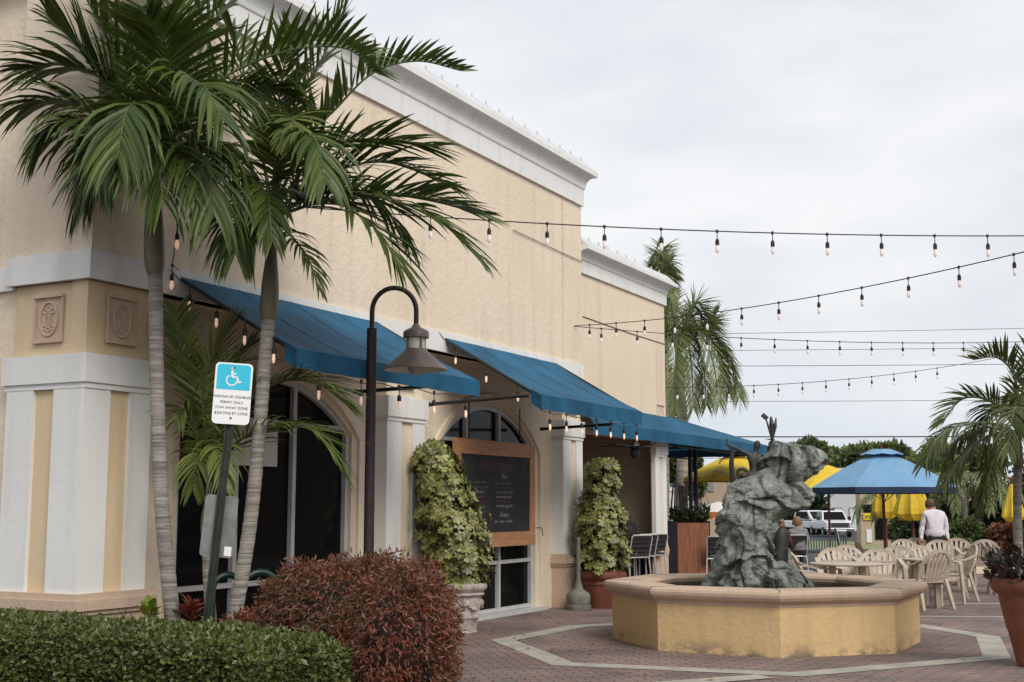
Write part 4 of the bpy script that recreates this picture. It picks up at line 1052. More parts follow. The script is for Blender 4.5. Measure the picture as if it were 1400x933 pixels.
blob_bush('copper_bush', [((lowr.x, lowr.y, .32), (.42, .3, .36))], 3500, .06, RLEAF, 'low reddish shrub at the foot of the curved palm trunk', 'shrub', asp=.3, down=.4)

def rosette(name, p, n, L, w, mt, label):
    o = empty(name, p, 0, label, 'plant'); m = MB()
    for k in range(n):
        a = k * 2.4 + ru(-.3, .3); el = ru(.35, 1.3); l = L * ru(.7, 1.1); d = Vector((math.cos(a) * math.cos(el), math.sin(a) * math.cos(el), math.sin(el)))
        s = d.cross(Vector((0, 0, 1))).normalized() * w / 2; q = Vector((0, 0, ru(0, L * .4)))
        a_ = q; b_ = q + d * l * .5; c_ = q + d * l + Vector((0, 0, -l * .25))
        m.add([a_ - s * .3, a_ + s * .3, b_ + s, b_ - s, c_ + s * .1, c_ - s * .1, ], [(0, 1, 2, 3), (3, 2, 4, 5)])
    m.build('leaves', mt, o, fix=False); return o
p = at(204, 845, 10.6); rosette('croton_plant', (p.x, p.y, .56), 16, .26, .075, CROT, 'yellow green croton peeping over the hedge by the corner pilaster')
p = at(262, 842, 10.7); rosette('croton_plant', (p.x, p.y, .58), 30, .24, .06, CROTR, 'red and pink leaved plant between the palm trunks')
p = at(385, 860, 10.5); 

# variegated schefflera columns
def schef(pot, prof, n, label, seed, topz):
    random.seed(seed); o = empty('schefflera', (pot.x, pot.y, pot.z), 0, label, 'plant', 'clipped potted schefflera columns'); m = MB()
    H = topz - pot.z
    for k in range(n):
        t = ru(.0, 1.0); z = H * t; r, ox, oy = prof(t)
        a = ru(0, 2 * PI); rr = r * (1.08 - abs(random.gauss(0, .27))) * (1 + .5 * noise.noise(Vector((math.cos(a) * 2, math.sin(a) * 2, z * 4 + seed)))) 
        c = Vector((ox + rr * math.cos(a), oy + rr * math.sin(a), z))
        ax_ = Vector((math.cos(a), math.sin(a), ru(.1, .9))).normalized(); e1 = ax_.cross(Vector((0, 0, 1))).normalized(); e2 = ax_.cross(e1)
        nl = 7; Ls = ru(.06, .1)
        for q in range(nl):
            b = q * 2 * PI / nl + a; d = (e1 * math.cos(b) + e2 * math.sin(b) + ax_ * ru(.1, .5) + Vector((0, 0, -.35))).normalized(); s = d.cross(ax_).normalized() * Ls * .2
            m.add([c, c + d * Ls * .35 + s * .8, c + d * Ls * .72 + s * 1.15, c + d * Ls, c + d * Ls * .72 - s * 1.15, c + d * Ls * .35 - s * .8], [(0, 1, 2, 3, 4, 5)])
    me = m.build('foliage', SLEAF, o, fix=False)
    s = MB(); s.tube([(0, 0, -.05), (prof(.4)[1] * .6, 0, H * .4), (prof(.9)[1], 0, H * .9)], [.05, .03, .015], 7)
    for k in range(26):
        t = ru(.05, .95); a = ru(0, 2 * PI); r, ox, oy = prof(t); s.tube([(ox, oy, H * t - .05), (ox + r * .8 * math.cos(a), oy + r * .8 * math.sin(a), H * t + .04)], .006, 4)
    s.build('stem', BARKW, o)
    c = MB(); c.lathe([(max(.02, prof(t)[0] * .55), H * t) for t in [.03, .2, .4, .6, .8, .95]], (0, 0, 0), 10)
    c.v = [(v[0] + prof(min(1, max(0, v[2] / H)))[1], v[1], v[2]) for v in c.v]
    c.build('dark_core', mat('schefflera_inner_' + str(seed), (.015, .02, .008), .95, var=.5, vscale=12), o)  # solid core with the shade of the leaf gaps put into its colour
    return o
YW = 15.6; wp_ = at(628, 690, YW); 
wpx = Vector((wp_.x, wp_.y, 0))
kW = YW / FPX
def profW(t):   # measured left/right edges of the clump, bottom to top
    z = [(0, 598, 664), (.2, 590, 668), (.4, 575, 664), (.55, 568, 652), (.7, 567, 643), (.85, 565, 628), (.95, 566, 612), (1.0, 585, 605)]
    for (a, l0, r0), (b, l1, r1) in zip(z, z[1:]):
        if t <= b: f = (t - a) / (b - a); l = l0 + (l1 - l0) * f; r = r0 + (r1 - r0) * f; break
    else: l, r = 585, 605
    return ((r - l) / 2 * kW, ((l + r) / 2 - 628) * kW, 0)
topW = at(600, 608, YW).z; potW = at(628, 800, YW).z
PWz = potW
def stone_pot(p, H, R, m_, name, label, grp=None, fest=True, prof=None):
    o = empty(name, (p.x, p.y, 0), 0, label, 'plant pot', grp)
    pr = prof or [(R * .62, 0), (R * .66, .02), (R * .62, .05), (R * .70, H * .30), (R * .74, H * .32), (R * .74, H * .36), (R * .72, H * .38), (R * .80, H * .72), (R * .84, H * .74), (R * .92, H * .78), (R * .86, H * .82), (R * .95, H * .87), (R, H * .9), (R * 1.01, H * .96), (R * .97, H), (R * .86, H), (R * .84, H * .9), (.001, H * .9)]
    m = MB(); m.lathe(pr, (0, 0, 0), 40, cap=False); b = m.build('pot_body', m_, o, True)
    s = MB(); s.lathe([(R * .86, H * .93), (.001, H * .95)], (0, 0, 0), 24, cap=False); s.build('soil', SOIL, o)
    if fest:
        f = MB()
        for k in range(6):
            a0 = k * PI / 3 + .3
            for q in range(9):
                t = q / 8; a = a0 + (t - .5) * 1.0; z = H * (.66 - .16 * math.sin(PI * t)); r = R * .8
                f.lathe([(0, -.022), (.02, -.012), (.024, 0), (.02, .012), (0, .022)], (r * math.cos(a), r * math.sin(a), z), 6)
            a = a0 + .52; f.lathe([(0, -.05), (.035, -.03), (.045, 0), (.03, .03), (0, .05)], (R * .79 * math.cos(a), R * .79 * math.sin(a), H * .62), 8)
        f.build('relief_swag', m_, b, True)
    return o
zr_ = at(628, 797, YW).z
stone_pot(wpx, zr_, .345, WPOT, 'stone_pot', 'large weathered white stone pot with moulded swags beside the chalkboard')
schef(Vector((wpx.x, wpx.y, zr_ - .04)), profW, 1250, 'variegated schefflera column in the white stone pot', 5, topW)
YT = 19.5; tp = at(822, 690, YT); tpx = Vector((tp.x, tp.y, 0)); kT = YT / FPX
def profT(t):
    z = [(0, 800, 850), (.15, 790, 856), (.35, 786, 856), (.5, 788, 855), (.62, 795, 850), (.68, 800, 838), (.8, 800, 846), (.95, 804, 846), (1, 815, 838)]
    for (a, l0, r0), (b, l1, r1) in zip(z, z[1:]):
        if t <= b: f = (t - a) / (b - a); l = l0 + (l1 - l0) * f; r = r0 + (r1 - r0) * f; break
    else: l, r = 815, 838
    return ((r - l) / 2 * kT, ((l + r) / 2 - 822) * kT, 0)
zt_ = at(822, 780, YT).z
H = zt_; R = .375
stone_pot(tpx, H, R, TERRA2, 'terracotta_pot', 'wide red terracotta pot beside the concrete umbrella base', fest=False,
          prof=[(R * .74, 0), (R * .76, .02), (R * .86, H * .62), (R * .9, H * .64), (R * .9, H * .70), (R * .88, H * .72), (R * .95, H * .8), (R, H * .82), (R * 1.02, H * .9), (R * .99, H * .97), (R * .9, H), (R * .86, H * .95), (.001, H * .9)])
schef(Vector((tpx.x, tpx.y, zt_ - .04)), profT, 1000, 'variegated schefflera column in the red terracotta pot under the second awning', 8, at(825, 630, YT).z)
# concrete umbrella base
ub = at(790, 690, 19.1)
U_ = empty('umbrella_stand', (ub.x, ub.y, 0), 0, 'grey green concrete umbrella stand with a short pole beside the pilaster', 'umbrella stand')
m = MB(); m.lathe([(.185, 0), (.19, .015), (.19, .06), (.17, .07), (.175, .09), (.18, .20), (.165, .235), (.11, .27), (.075, .30), (.06, .34), (.045, .40), (.04, .42)], seg=28); m.build('concrete_base', UBASE, U_, True)
m = MB(); m.tube([(0, 0, .4), (0, 0, 1.06)], .032, 12); m.build('pole_sleeve', UBASE, U_, True)

# tall pot on the right edge
H, R = .84, .42
stone_pot(Vector((RPX, RPY, 0)), H, R, TERRA, 'terracotta_pot', 'tall tapering terracotta pot at the right edge of the plaza', fest=False,
          prof=[(R * .48, 0), (R * .50, .02), (R * .66, H * .40), (R * .675, H * .41), (R * .69, H * .43), (R * .84, H * .80), (R * .86, H * .82), (R * .95, H * .85), (R * 1.0, H * .9), (R * .99, H * .96), (R * .93, H), (R * .84, H), (R * .8, H * .93), (.001, H * .9)])
random.seed(44)
Pp = []; Qq = []
for _ in range(420):
    a = ru(0, 2 * PI); r = .4 * math.sqrt(rnd()); z = ru(0, .32) * (1 - r * .8)
    Pp.append((r * math.cos(a), r * math.sin(a), z)); Qq.append((math.cos(a), math.sin(a), .8))
o = empty('purple_plant', (RPX - .06, RPY - .05, .8), 0, 'dark purple and green plant spilling over the tall right hand pot', 'plant')
leaves('foliage', PURP, o, Pp, .11, Qq, .5)
m = MB()
for _ in range(14):
    a = ru(0, 2 * PI); r = ru(.1, .4); c = Vector((r * math.cos(a), r * math.sin(a), ru(.1, .33)))
    for k in range(4): b = k * PI / 2; m.add([c, c + Vector((.02 * math.cos(b), .02 * math.sin(b), .02)), c + Vector((.02 * math.cos(b + .8), .02 * math.sin(b + .8), .02))], [(0, 1, 2)])
m.build('red_blossom', mat('red_petal', (.5, .03, .05), .6), o, fix=False)

# ================================================================== STRING LIGHTS
def bulbs(o, pts, lit, drop=.08, org=None, r=.021):
    for p in pts:
        p = Vector(p) - org
        m = MB(); m.tube([p, p + Vector((0, 0, -drop))], .005, 5); m.tube([p + Vector((0, 0, .015)), p + Vector((0, 0, -.015))], .014, 6)
        m.tube([p + Vector((0, 0, -drop)), p + Vector((0, 0, -drop - .02)), p + Vector((0, 0, -drop - .065))], [.012, .021, .021], 8)
        s = m.build('socket', SOCK, o)
        b = MB(); z = -drop - .065
        b.lathe([(.014, 0), (r * .8, -.02), (r, -.045), (r * .75, -.072), (0.001, -.088)], (p.x, p.y, p.z + z), 8, cap=False)
        b.build('bulb', BULB if lit else BULBC, s, True)
def string(a, b, n, sag, label, lit=False, first=.5, r=.0065, tail=None):
    a = Vector(a); b = Vector(b); o = empty('string_lights', a, 0, label, 'string lights', 'festoon lights strung above the plaza')
    P = [a.lerp(b, t / 40) + Vector((0, 0, -sag * 4 * (t / 40) * (1 - t / 40))) for t in range(41)]
    m = MB(); m.tube([p - a for p in P], r, 6); m.build('cable', CABLE, o)
    def pos(t): return a.lerp(b, t) + Vector((0, 0, -sag * 4 * t * (1 - t)))
    return o, pos
s1a = wl(-9.0, 0, 4.52); s1b = at(1480, 322, 13.2)
def tfor(u, pos):
    lo, hi = 0, 1
    for _ in range(40):
        mid = (lo + hi) / 2; p = pos(mid); f = p.y * cp + (p.z - EYE) * sp
        if 700 + FPX * p.x / f < u: lo = mid
        else: hi = mid
    return lo
o, ps = string(s1a, s1b, 0, .12, 'highest festoon string crossing from behind the palm fronds to the right edge')
L_ = (Vector(s1b) - Vector(s1a)).length
t1 = tfor(748, ps); t2 = tfor(1350, ps); dt = (t2 - t1) / 8
bulbs(o, [ps(t1 + dt * k) for k in range(-3, 10)], False, org=s1a)
s2a = wl(-.3, .01, 4.36); s2b = at(1480, 325, 12.2)
o, ps = string(s2a, s2b, 0, .16, 'festoon string rising from the wall hook towards the upper right')
t1 = tfor(806, ps); t2 = tfor(1386, ps); dt = (t2 - t1) / 11
bulbs(o, [ps(t1 + dt * k) for k in range(13)], False, org=s2a)
s3a = wl(-.3, .012, 4.35); s3b = at(1445, 466, 22.5)
o, ps = string(s3a, s3b, 0, .13, 'nearly level festoon string ending in the palm fronds at the right')
t1 = tfor(822, ps); t2 = tfor(1317, ps); dt = (t2 - t1) / 11
bulbs(o, [ps(t1 + dt * k) for k in range(12)], False, org=s3a)
s4a = wl(4.04, -.09, 3.74); s4b = at(1360, 490, 27)
o, ps = string(s4a, s4b, 0, .16, 'lowest and farthest festoon string from the end corner of the restaurant')
t1 = tfor(926, ps); t2 = tfor(1281, ps); dt = (t2 - t1) / 11
bulbs(o, [ps(t1 + dt * k) for k in range(12)], False, org=s4a)
# awning strings (lit)
def awn_string(s0, s1, zt, zf, label, nside, nfront, sfront):
    P = [wl(s0 - .15, .03, zt + .05), wl(s0, .05, zt - .05), wl(s0 - .01, 1.40, zf - .02)] + [wl(s0 + (s1 - s0) * k / 10, 1.43, zf - .2 - .03 * math.sin(k * PI / 2) ** 2) for k in range(11)]
    a = P[0]; o = empty('string_lights', a, 0, label, 'string lights', 'glowing strings along the awnings')
    m = MB(); m.tube([p - a for p in P], .005, 5); m.build('cable', CABLE, o)
    pts = [P[1].lerp(P[2], (k + .35) / nside) for k in range(nside)] + [wl(s0 + (s1 - s0) * (k + .5) / nfront, 1.43, zf - .21) for k in range(nfront)]
    bulbs(o, pts, True, org=a, r=.016); return o
awn_string(-9.33, -5.95, 3.70, 2.93, 'lit string of bulbs round the edge of the largest awning', 4, 5, 0)
awn_string(-4.40, -1.02, 3.70, 2.90, 'lit string of bulbs round the edge of the second awning', 3, 7, 0)
o = empty('string_lights', wl(-9.35, .05, 3.9), 0, 'lit bulb hanging beside the first palm trunk above the awning corner', 'string lights')
bulbs(o, [wl(-9.5, .1, 3.76), wl(-9.72, .35, 4.08)], True, org=o.location)
m = MB(); m.tube([Vector((0, 0, -.15)), wl(-9.5, .1, 3.76) - o.location, wl(-9.72, .35, 4.08) - o.location, wl(-9.9, .45, 4.5) - o.location], .005, 5); m.build('cable', CABLE, o)
# thin wires on the wall and power lines in the distance
def wire(pts, r, name, label, cat):
    a = Vector(pts[0]); m = MB(); m.tube([Vector(p) - a for p in pts], r, 5); o = m.build(name, CABLE); o.location = a; tag(o, label, cat); return o
wire([wl(-2.43, .02, 5.49), wl(-1.2, .02, 5.46), wl(-.02, .02, 5.44)], .006, 'wall_cable', 'thin slanting cable fixed across the upper tan wall', 'cable')
wire([wl(.25, -.09, 4.59), wl(2.2, -.09, 4.56), wl(4.05, -.09, 4.56)], .006, 'wall_cable', 'thin cable across the lower wing wall', 'cable')
PLN = [(595, 596, .035, 70, 'thick black overhead line nearest the roof of the blue canopy'), (460, 447, .012, 60, 'topmost thin overhead wire'), (480, 474, .012, 60, 'second thin overhead wire under the festoon strings'),
       (500, 497, .014, 60, 'third thin overhead wire at mid height'), (548, 546, .014, 75, 'faint overhead wire below the lowest festoon string'), (614, 618, .02, 110, 'overhead wire seen just above the blue umbrella'), (624, 626, .02, 110, 'lowest overhead wire behind the blue umbrella top')]
for v0, v1, r, Y, lab in PLN:
    pts = [at(600 + (1500 - 600) * k / 8, v0 + (v1 - v0) * k / 8 + 2 * math.sin(k * PI / 8), Y) for k in range(9)]
    wire(pts, r, 'overhead_wire', lab, 'power line')
# ================================================================== PATIO FURNITURE
def monobloc():
    o = empty('plastic_chair', (0, 0, 0), 0, 'x', 'chair', 'beige moulded plastic chairs on the patio')
    # local: faces -y, back at +y
    m = MB(); m.grid(lambda u, v: Vector((-.22 + .44 * u, -.24 + .44 * v, .42 - .02 * math.sin(PI * u) * math.sin(PI * v) + .01 * (v < .1))), 8, 8, .025); m.build('seat', PLAST, o, True)
    def bp(x, z): return Vector((x, .20 + .17 * (z - .42) / .46 - .25 * x * x, z))      # back surface
    m = MB(); rim = []
    for k in range(19):
        a = PI * k / 18; rim.append(bp(.255 * math.cos(a), .60 + .27 * math.sin(a)))
    rim = [bp(.235, .42)] + rim + [bp(-.235, .42)]
    for a, b in zip(rim, rim[1:]): m.bar(a, b, .055, .03, up=(0, 1, 0))
    for k in range(7):
        f = (k - 3) / 3; x0 = .17 * f; x1 = .235 * f; z1 = .60 + .26 * math.sqrt(max(0, 1 - (x1 / .255) ** 2))
        pts = [bp(x0 + (x1 - x0) * t, .42 + (z1 - .42) * t) for t in (0, .35, .7, 1)]
        for i, (a, b) in enumerate(zip(pts, pts[1:])): m.bar(a, b, .052, .014, up=(0, 1, 0), w2=.05 - .006 * i)
    m.bar(bp(-.21, .50), bp(.21, .50), .05, .016, up=(0, 1, 0)); m.bar(bp(-.235, .70), bp(.235, .70), .022, .016, up=(0, 1, 0))
    m.build('backrest', PLAST, o)
    for s in (-1, 1):
        m = MB(); pts = spline([bp(s * .25, .74), Vector((s * .285, .12, .665)), Vector((s * .29, -.06, .645)), Vector((s * .275, -.24, .64)), Vector((s * .265, -.275, .62))], 10)
        for a, b in zip(pts, pts[1:]): m.bar(a, b, .055, .022)
        m.build('armrest', PLAST, o)
        m = MB(); m.bar((s * .265, -.265, .63), (s * .285, -.29, 0), .05, .045, up=(0, 1, 0), w2=.035, h2=.035); m.build('leg', PLAST, o)
        m = MB(); m.bar((s * .235, .19, .45), (s * .265, .30, 0), .06, .04, up=(0, 1, 0), w2=.04, h2=.035); m.build('leg', PLAST, o)
    m = MB(); m.box(-.22, .22, -.24, -.22, .36, .41); m.box(-.22, -.2, -.22, .2, .36, .41); m.box(.2, .22, -.22, .2, .36, .41); m.build('seat_rail', PLAST, o)
    for c in KIDS[o.name]: c.data.transform(Matrix.Diagonal((1.16, 1.05, 1, 1)))
    return o
ch0 = monobloc(); used = [False]
def chair(u, v, deg, label):
    """u: column of the chair in the photograph, v: height of the top of its back there"""
    Y = .67 * FPX / (v - 690); p = at(u, 690, Y)
    o = ch0 if not used[0] else copy_thing(ch0); used[0] = True
    o.location = (p.x, p.y, 0); o.rotation_euler = (0, 0, math.radians(deg)); o['label'] = label; return o
# deg 0 faces the camera; 180 shows its back
CHS = [(1256, 750, 208, 'plastic chair nearest the fountain rim, its back to the camera'),
 (1334, 737, 180, 'plastic chair standing alone to the right, its back square to the camera'),
 (1150, 750, 8, 'plastic chair behind the left end of the round table'),
 (1202, 751, -10, 'plastic chair behind the round table, cut by the dark umbrella pole'),
 (1172, 746, 20, 'plastic chair peeping between the two chairs behind the round table'),
 (1222, 747, -20, 'plastic chair just right of the dark umbrella pole'),
 (1241, 738, 0, 'plastic chair in front of the first closed yellow umbrella pole'),
 (1262, 736, 10, 'far plastic chair at the feet of the man in the white shirt'),
 (1287, 739, -8, 'plastic chair directly below the man in the white shirt'),
 (1305, 736.5, -20, 'farthest plastic chair right of the man in the white shirt'),
 (1272, 747, 15, 'plastic chair behind the near chair, level with the small table'),
 (1298, 745, 265, 'plastic chair seen side-on facing left at the small table'),
 (1092, 757, 95, 'plastic chair seen side-on right behind the bronze rock'),
 (1110, 752.5, 95, 'second side-on plastic chair, left of the round table'),
 (1381, 742, 75, 'plastic chair turned sideways behind the tall right hand pot'),
 (1372, 741.5, 75, 'outer plastic chair turned sideways left of the palm trunk'),
 (1198, 740, 85, 'small far plastic chair turned sideways behind the dark umbrella pole')]
for c in CHS: chair(*c)
def rtable(u, vtop, rad, name, label, h=.72, Y=None):
    Y = Y or (EYE - h) * FPX / (vtop - 690); p = at(u, 690, Y); o = empty(name, (p.x, p.y, 0), 0, label, 'table')
    m = MB(); m.lathe([(.001, h - .03), (rad * .97, h - .03), (rad, h - .02), (rad, h - .005), (rad * .985, h), (.001, h)], seg=36, cap=False); m.build('tabletop', PLAST, o, True)
    for k in range(4):
        a = k * PI / 2 + .6; m = MB(); m.bar((rad * .55 * math.cos(a), rad * .55 * math.sin(a), h - .03), (rad * .62 * math.cos(a), rad * .62 * math.sin(a), 0), .07, .05, w2=.05); m.build('leg', PLAST, o)
    return o
rtable(1155, 768, .52, 'round_table', 'round beige plastic table just behind the fountain')
rtable(1262, 762, .42, 'round_table', 'smaller beige table between the near chair and the side-on chair')
rtable(1255, 745, .5, 'round_table', 'far round table below the closed yellow umbrellas')
# pale post like pedestal in front of the side-on chair
p = at(1277, 690, 19.3); o = empty('side_table', (p.x, p.y, 0), 0, 'slim beige pedestal side table in front of the side-on chair', 'table')
m = MB(); m.lathe([(.001, .66), (.15, .66), (.16, .675), (.15, .69), (.001, .69)], seg=20, cap=False); m.build('tabletop', PLAST, o)
m = MB(); m.bar((0, 0, .66), (0, 0, 0.0), .10, .08, w2=.07); m.build('pedestal', PLAST, o)

# metal chairs with black mesh
def metal_chair(name, seat, top, label, cat, p, deg, grp):
    o = empty(name, p, math.radians(deg), label, cat, grp); r = .014
    m = MB(); w = .22
    m.tube([(-w, .2, seat), (-w, .30, top - .03), (-w + .03, .31, top), (w - .03, .31, top), (w, .30, top - .03), (w, .2, seat)], r, 6)
    m.tube([(-w, .2, seat), (-w, -.22, seat), (w, -.22, seat), (w, .2, seat), (-w, .2, seat)], r, 6)
    m.build('frame', ALU, o)
    m = MB(); nx = 9; nz_ = 9
    for i in range(nx):
        x = -w + .02 + (2 * w - .04) * i / (nx - 1); m.bar((x, .205, seat + .08), (x, .30, top - .03), .054, .006, up=(0, 1, 0))
    for i in range(5):
        t = .08 + .9 * i / 4; m.bar((-w, .2 + .1 * t, seat + (top - seat) * t * .96), (w, .2 + .1 * t, seat + (top - seat) * t * .96), .035, .007, up=(0, 1, 0))
    m.build('mesh_back', MESHB, o)
    m = MB(); m.box(-w, w, -.22, .2, seat - .012, seat + .012); m.build('seat', MESHB, o)
    for sx in (-1, 1):
        m = MB(); m.tube([(sx * w, -.22, seat), (sx * (w + .02), -.25, 0)], r, 6); m.build('leg', ALU, o)
        m = MB(); m.tube([(sx * w, .2, seat), (sx * (w + .02), .27, 0)], r, 6); m.build('leg', ALU, o)
    m = MB(); z = seat * .32
    for a, b in (((-w, -.24, z), (w, -.24, z)), ((-w, .24, z), (w, .24, z)), ((-w, -.24, z), (-w, .24, z)), ((w, -.24, z), (w, .24, z))): m.tube([a, b], .01, 5)
    m.build('foot_rail', ALU, o); return o
for u, Y, d, lab in ((863, 22.3, 212, 'bar stool nearest the schefflera in the open pavilion'), (871, 22.8, 214, 'middle bar stool of the three in the open pavilion'), (885, 23.2, 212, 'rightmost bar stool in the open pavilion')):
    p = at(u, 690, Y); metal_chair('bar_stool', .64, 1.02, lab, 'bar stool', (p.x, p.y, 0), d, 'metal bar stools with black backs')
for u, Y, d, lab in ((949, 26.6, 100, 'metal chair seen side-on before the wooden planter box'), (978, 26.3, 178, 'metal chair with black back beside the bronze rock'), (1083, 27.5, 185, 'metal chair with black mesh back holding the ginger haired woman'),
                     (1160, 29, 82, 'thin black backed chair seen edge-on near the lawn')):
    p = at(u, 690, Y); metal_chair('metal_chair', .45, .90 if u < 1100 else 1.0, lab, 'chair', (p.x, p.y, 0), d, 'black backed metal chairs')
# bar table in the pavilion
p = at(851, 690, 22.95); o = empty('bar_table', (p.x, p.y, 0), PI / 2 - AZ, 'dark high table in front of the seated woman in the pavilion', 'table')
m = MB(); m.box(-.3, .3, -.3, .3, .98, 1.02); m.build('tabletop', DWOOD, o); m = MB(); m.tube([(0, 0, .98), (0, 0, .02)], .04, 8); m.lathe([(.25, 0), (.25, .02), (.04, .04)], seg=16); m.build('pedestal', BLK, o)

# wooden planter box
pb = at(902, 690, 26.3); pr_ = at(970, 690, 26.3); 
WB = empty('planter_box', (pb.x, pb.y, 0), 0, 'tall red brown wooden planter box beside the end column', 'planter box')
w = pr_.x - pb.x; hb = at(930, 713, 26.3).z
m = MB(); m.box(.36, w, 0, .02, 0.05, hb); m.build('front_board', WOODV, WB)
m = MB(); m.add([(0, .75, .05), (.36, 0, .05), (.36, 0, hb), (0, .75, hb)], [(0, 1, 2, 3)]); m.add([(w, 0, .05), (w, .75, .05), (w, .75, hb), (w, 0, hb)], [(0, 1, 2, 3)]); m.add([(0, .75, .05), (w, .75, .05), (w, .75, hb), (0, .75, hb)], [(0, 1, 2, 3)])
sb_ = m.build('side_board', DWOOD, WB, fix=False); sm = sb_.modifiers.new('solid', 'SOLIDIFY'); sm.thickness = .02
m = MB(); m.add([(.36, 0, hb), (w + .02, 0, hb), (w + .02, .77, hb), (0, .77, hb)], [(0, 1, 2, 3)]); tp_ = m.build('top_rim', WOODV, WB, fix=False); sm = tp_.modifiers.new('solid', 'SOLIDIFY'); sm.thickness = .03
random.seed(77)
Pp = [(ru(.3, w), ru(.1, .6), hb + abs(random.gauss(0, .10))) for _ in range(900)]
o = empty('planter_plants', (pb.x, pb.y, 0), 0, 'wild mixed greenery growing from the wooden planter box', 'plant')
leaves('foliage', DLEAF, o, Pp, .12, [(0, 0, 1)] * 900, .35)
m = MB()
for _ in range(16):
    x = ru(.35, w); y = ru(.2, .6); h = ru(.3, .75); m.tube([(x, y, hb - .05), (x + ru(-.1, .1), y, hb + h * .6), (x + ru(-.2, .2), y, hb + h)], [.012, .007, .003], 5)
m.build('stem', BARKW, o)
# folded ribbon things on the chair: white wire bow
p = at(946, 700, 26.9); 
# pyramid patio heater
p = at(926, 690, 29.5); zt = at(926, 661, 29.5).z
PH = empty('patio_heater', (p.x, p.y, 0), .3, 'slim pyramid patio heater with pale top behind the wooden planter box', 'patio heater')
m = MB(); m.lathe([(.001, zt), (.12, zt), (.2, zt - .04), (.21, zt - .07), (.001, zt - .07)], seg=24, cap=False); m.build('top_reflector', ALU, PH)
for k in range(4):
    a = k * PI / 2; m = MB(); m.bar((.1 * math.cos(a), .1 * math.sin(a), zt - .07), (.24 * math.cos(a), .24 * math.sin(a), .75), .03); m.build('leg', BLK, PH)
m = MB(); m.tube([(0, 0, .7), (0, 0, zt - .1)], .05, 10); m.build('glass_tube', ALU, PH); m = MB(); m.bar((0, 0, 0), (0, 0, .75), .52, .52, w2=.5, h2=.5); m.build('burner_housing', BLK, PH, bevel=.01)

# ================================================================== UMBRELLAS
def umbrella(p, R, zr, zt, fab, val, pole, label, nrib=8, vent=True, rot=0, vb=.14, polem=None):
    o = empty('patio_umbrella', p, rot, label, 'umbrella'); base = p[2]
    m = MB(); vs = []; rings = 6
    for i in range(rings + 1):
        t = i / rings; r = R * t
        for k in range(nrib * 2):
            a = k * PI / nrib; rr = r * (1 if k % 2 == 0 else math.cos(PI / nrib) * (1 - .02 * t)); z = zt - (zt - zr) * (t ** 1.25) - (0 if k % 2 == 0 else -.0) - base
            vs.append((rr * math.cos(a), rr * math.sin(a), z))
    q = nrib * 2; fs = [(i * q + k, i * q + (k + 1) % q, (i + 1) * q + (k + 1) % q, (i + 1) * q + k) for i in range(rings) for k in range(q)]
    m.add(vs, fs); c = m.build('canopy', fab, o, fix=False); sm = c.modifiers.new('solid', 'SOLIDIFY'); sm.thickness = .006
    m = MB(); top = vs[-q:]; m.add([(x, y, z) for x, y, z in top] + [(x * .995, y * .995, z - vb) for x, y, z in top], [(k, (k + 1) % q, q + (k + 1) % q, q + k) for k in range(q)])
    v_ = m.build('valance', val, c, fix=False)
    m = MB()
    for k in range(nrib):
        a = k * 2 * PI / nrib; m.tube([(0, 0, zt - base - .06), (R * .97 * math.cos(a), R * .97 * math.sin(a), zr - base - .02)], .009, 5)
        m.tube([(0.02, 0, (zr - base) - .25), (R * .5 * math.cos(a), R * .5 * math.sin(a), (zt + zr) / 2 - base - .05)], .007, 5)
    m.build('rib', ALU, c)
    if vent:
        m = MB(); vs = [(0, 0, zt - base + .05)]
        for rr, z in ((R * .12, .03), (R * .3, -.06)):
            for k in range(q):
                a = k * PI / nrib; s = rr * (1 if k % 2 == 0 else .93); vs.append((s * math.cos(a), s * math.sin(a), zt - base + z - (.0 if k % 2 == 0 else -.02)))
        m.add(vs, [(0, 1 + k, 1 + (k + 1) % q) for k in range(q)] + [(1 + k, 1 + (k + 1) % q, 1 + q + (k + 1) % q, 1 + q + k) for k in range(q)]); m.build('vent_cap', fab, c, fix=False)
    m = MB(); m.tube([(0, 0, 0), (0, 0, zt - base + .12)], pole, 10); m.build('pole', polem or MAROON, o)
    m = MB(); m.lathe([(.28, 0), (.28, .05), (.06, .1), (.04, .3)], seg=20); m.build('base', BLK, o)
    return o
p = at(1208, 690, 22.5)
umbrella((p.x, p.y, 0), 1.32, at(1200, 669, 22.5).z + .02, at(1200, 618, 22.5).z, BFAB, BFAB2, .025, 'open light blue market umbrella over the round plastic table', rot=.15, vb=.10)
p = at(1003, 690, 30.5)
umbrella((p.x, p.y, 0), 1.25, at(1000, 654, 30.5).z, at(1000, 622, 30.5).z, YFAB, YFAB, .025, 'open yellow umbrella behind the bronze archer', vent=True, rot=.2, vb=.08)
p = at(1133, 690, 31.5)
umbrella((p.x, p.y, 0), 1.1, at(1130, 668, 31.5).z, at(1130, 636, 31.5).z, YFAB, YFAB, .03, 'open yellow umbrella mostly hidden by the rock overhang and the blue umbrella', vent=False, rot=.1, vb=.06)
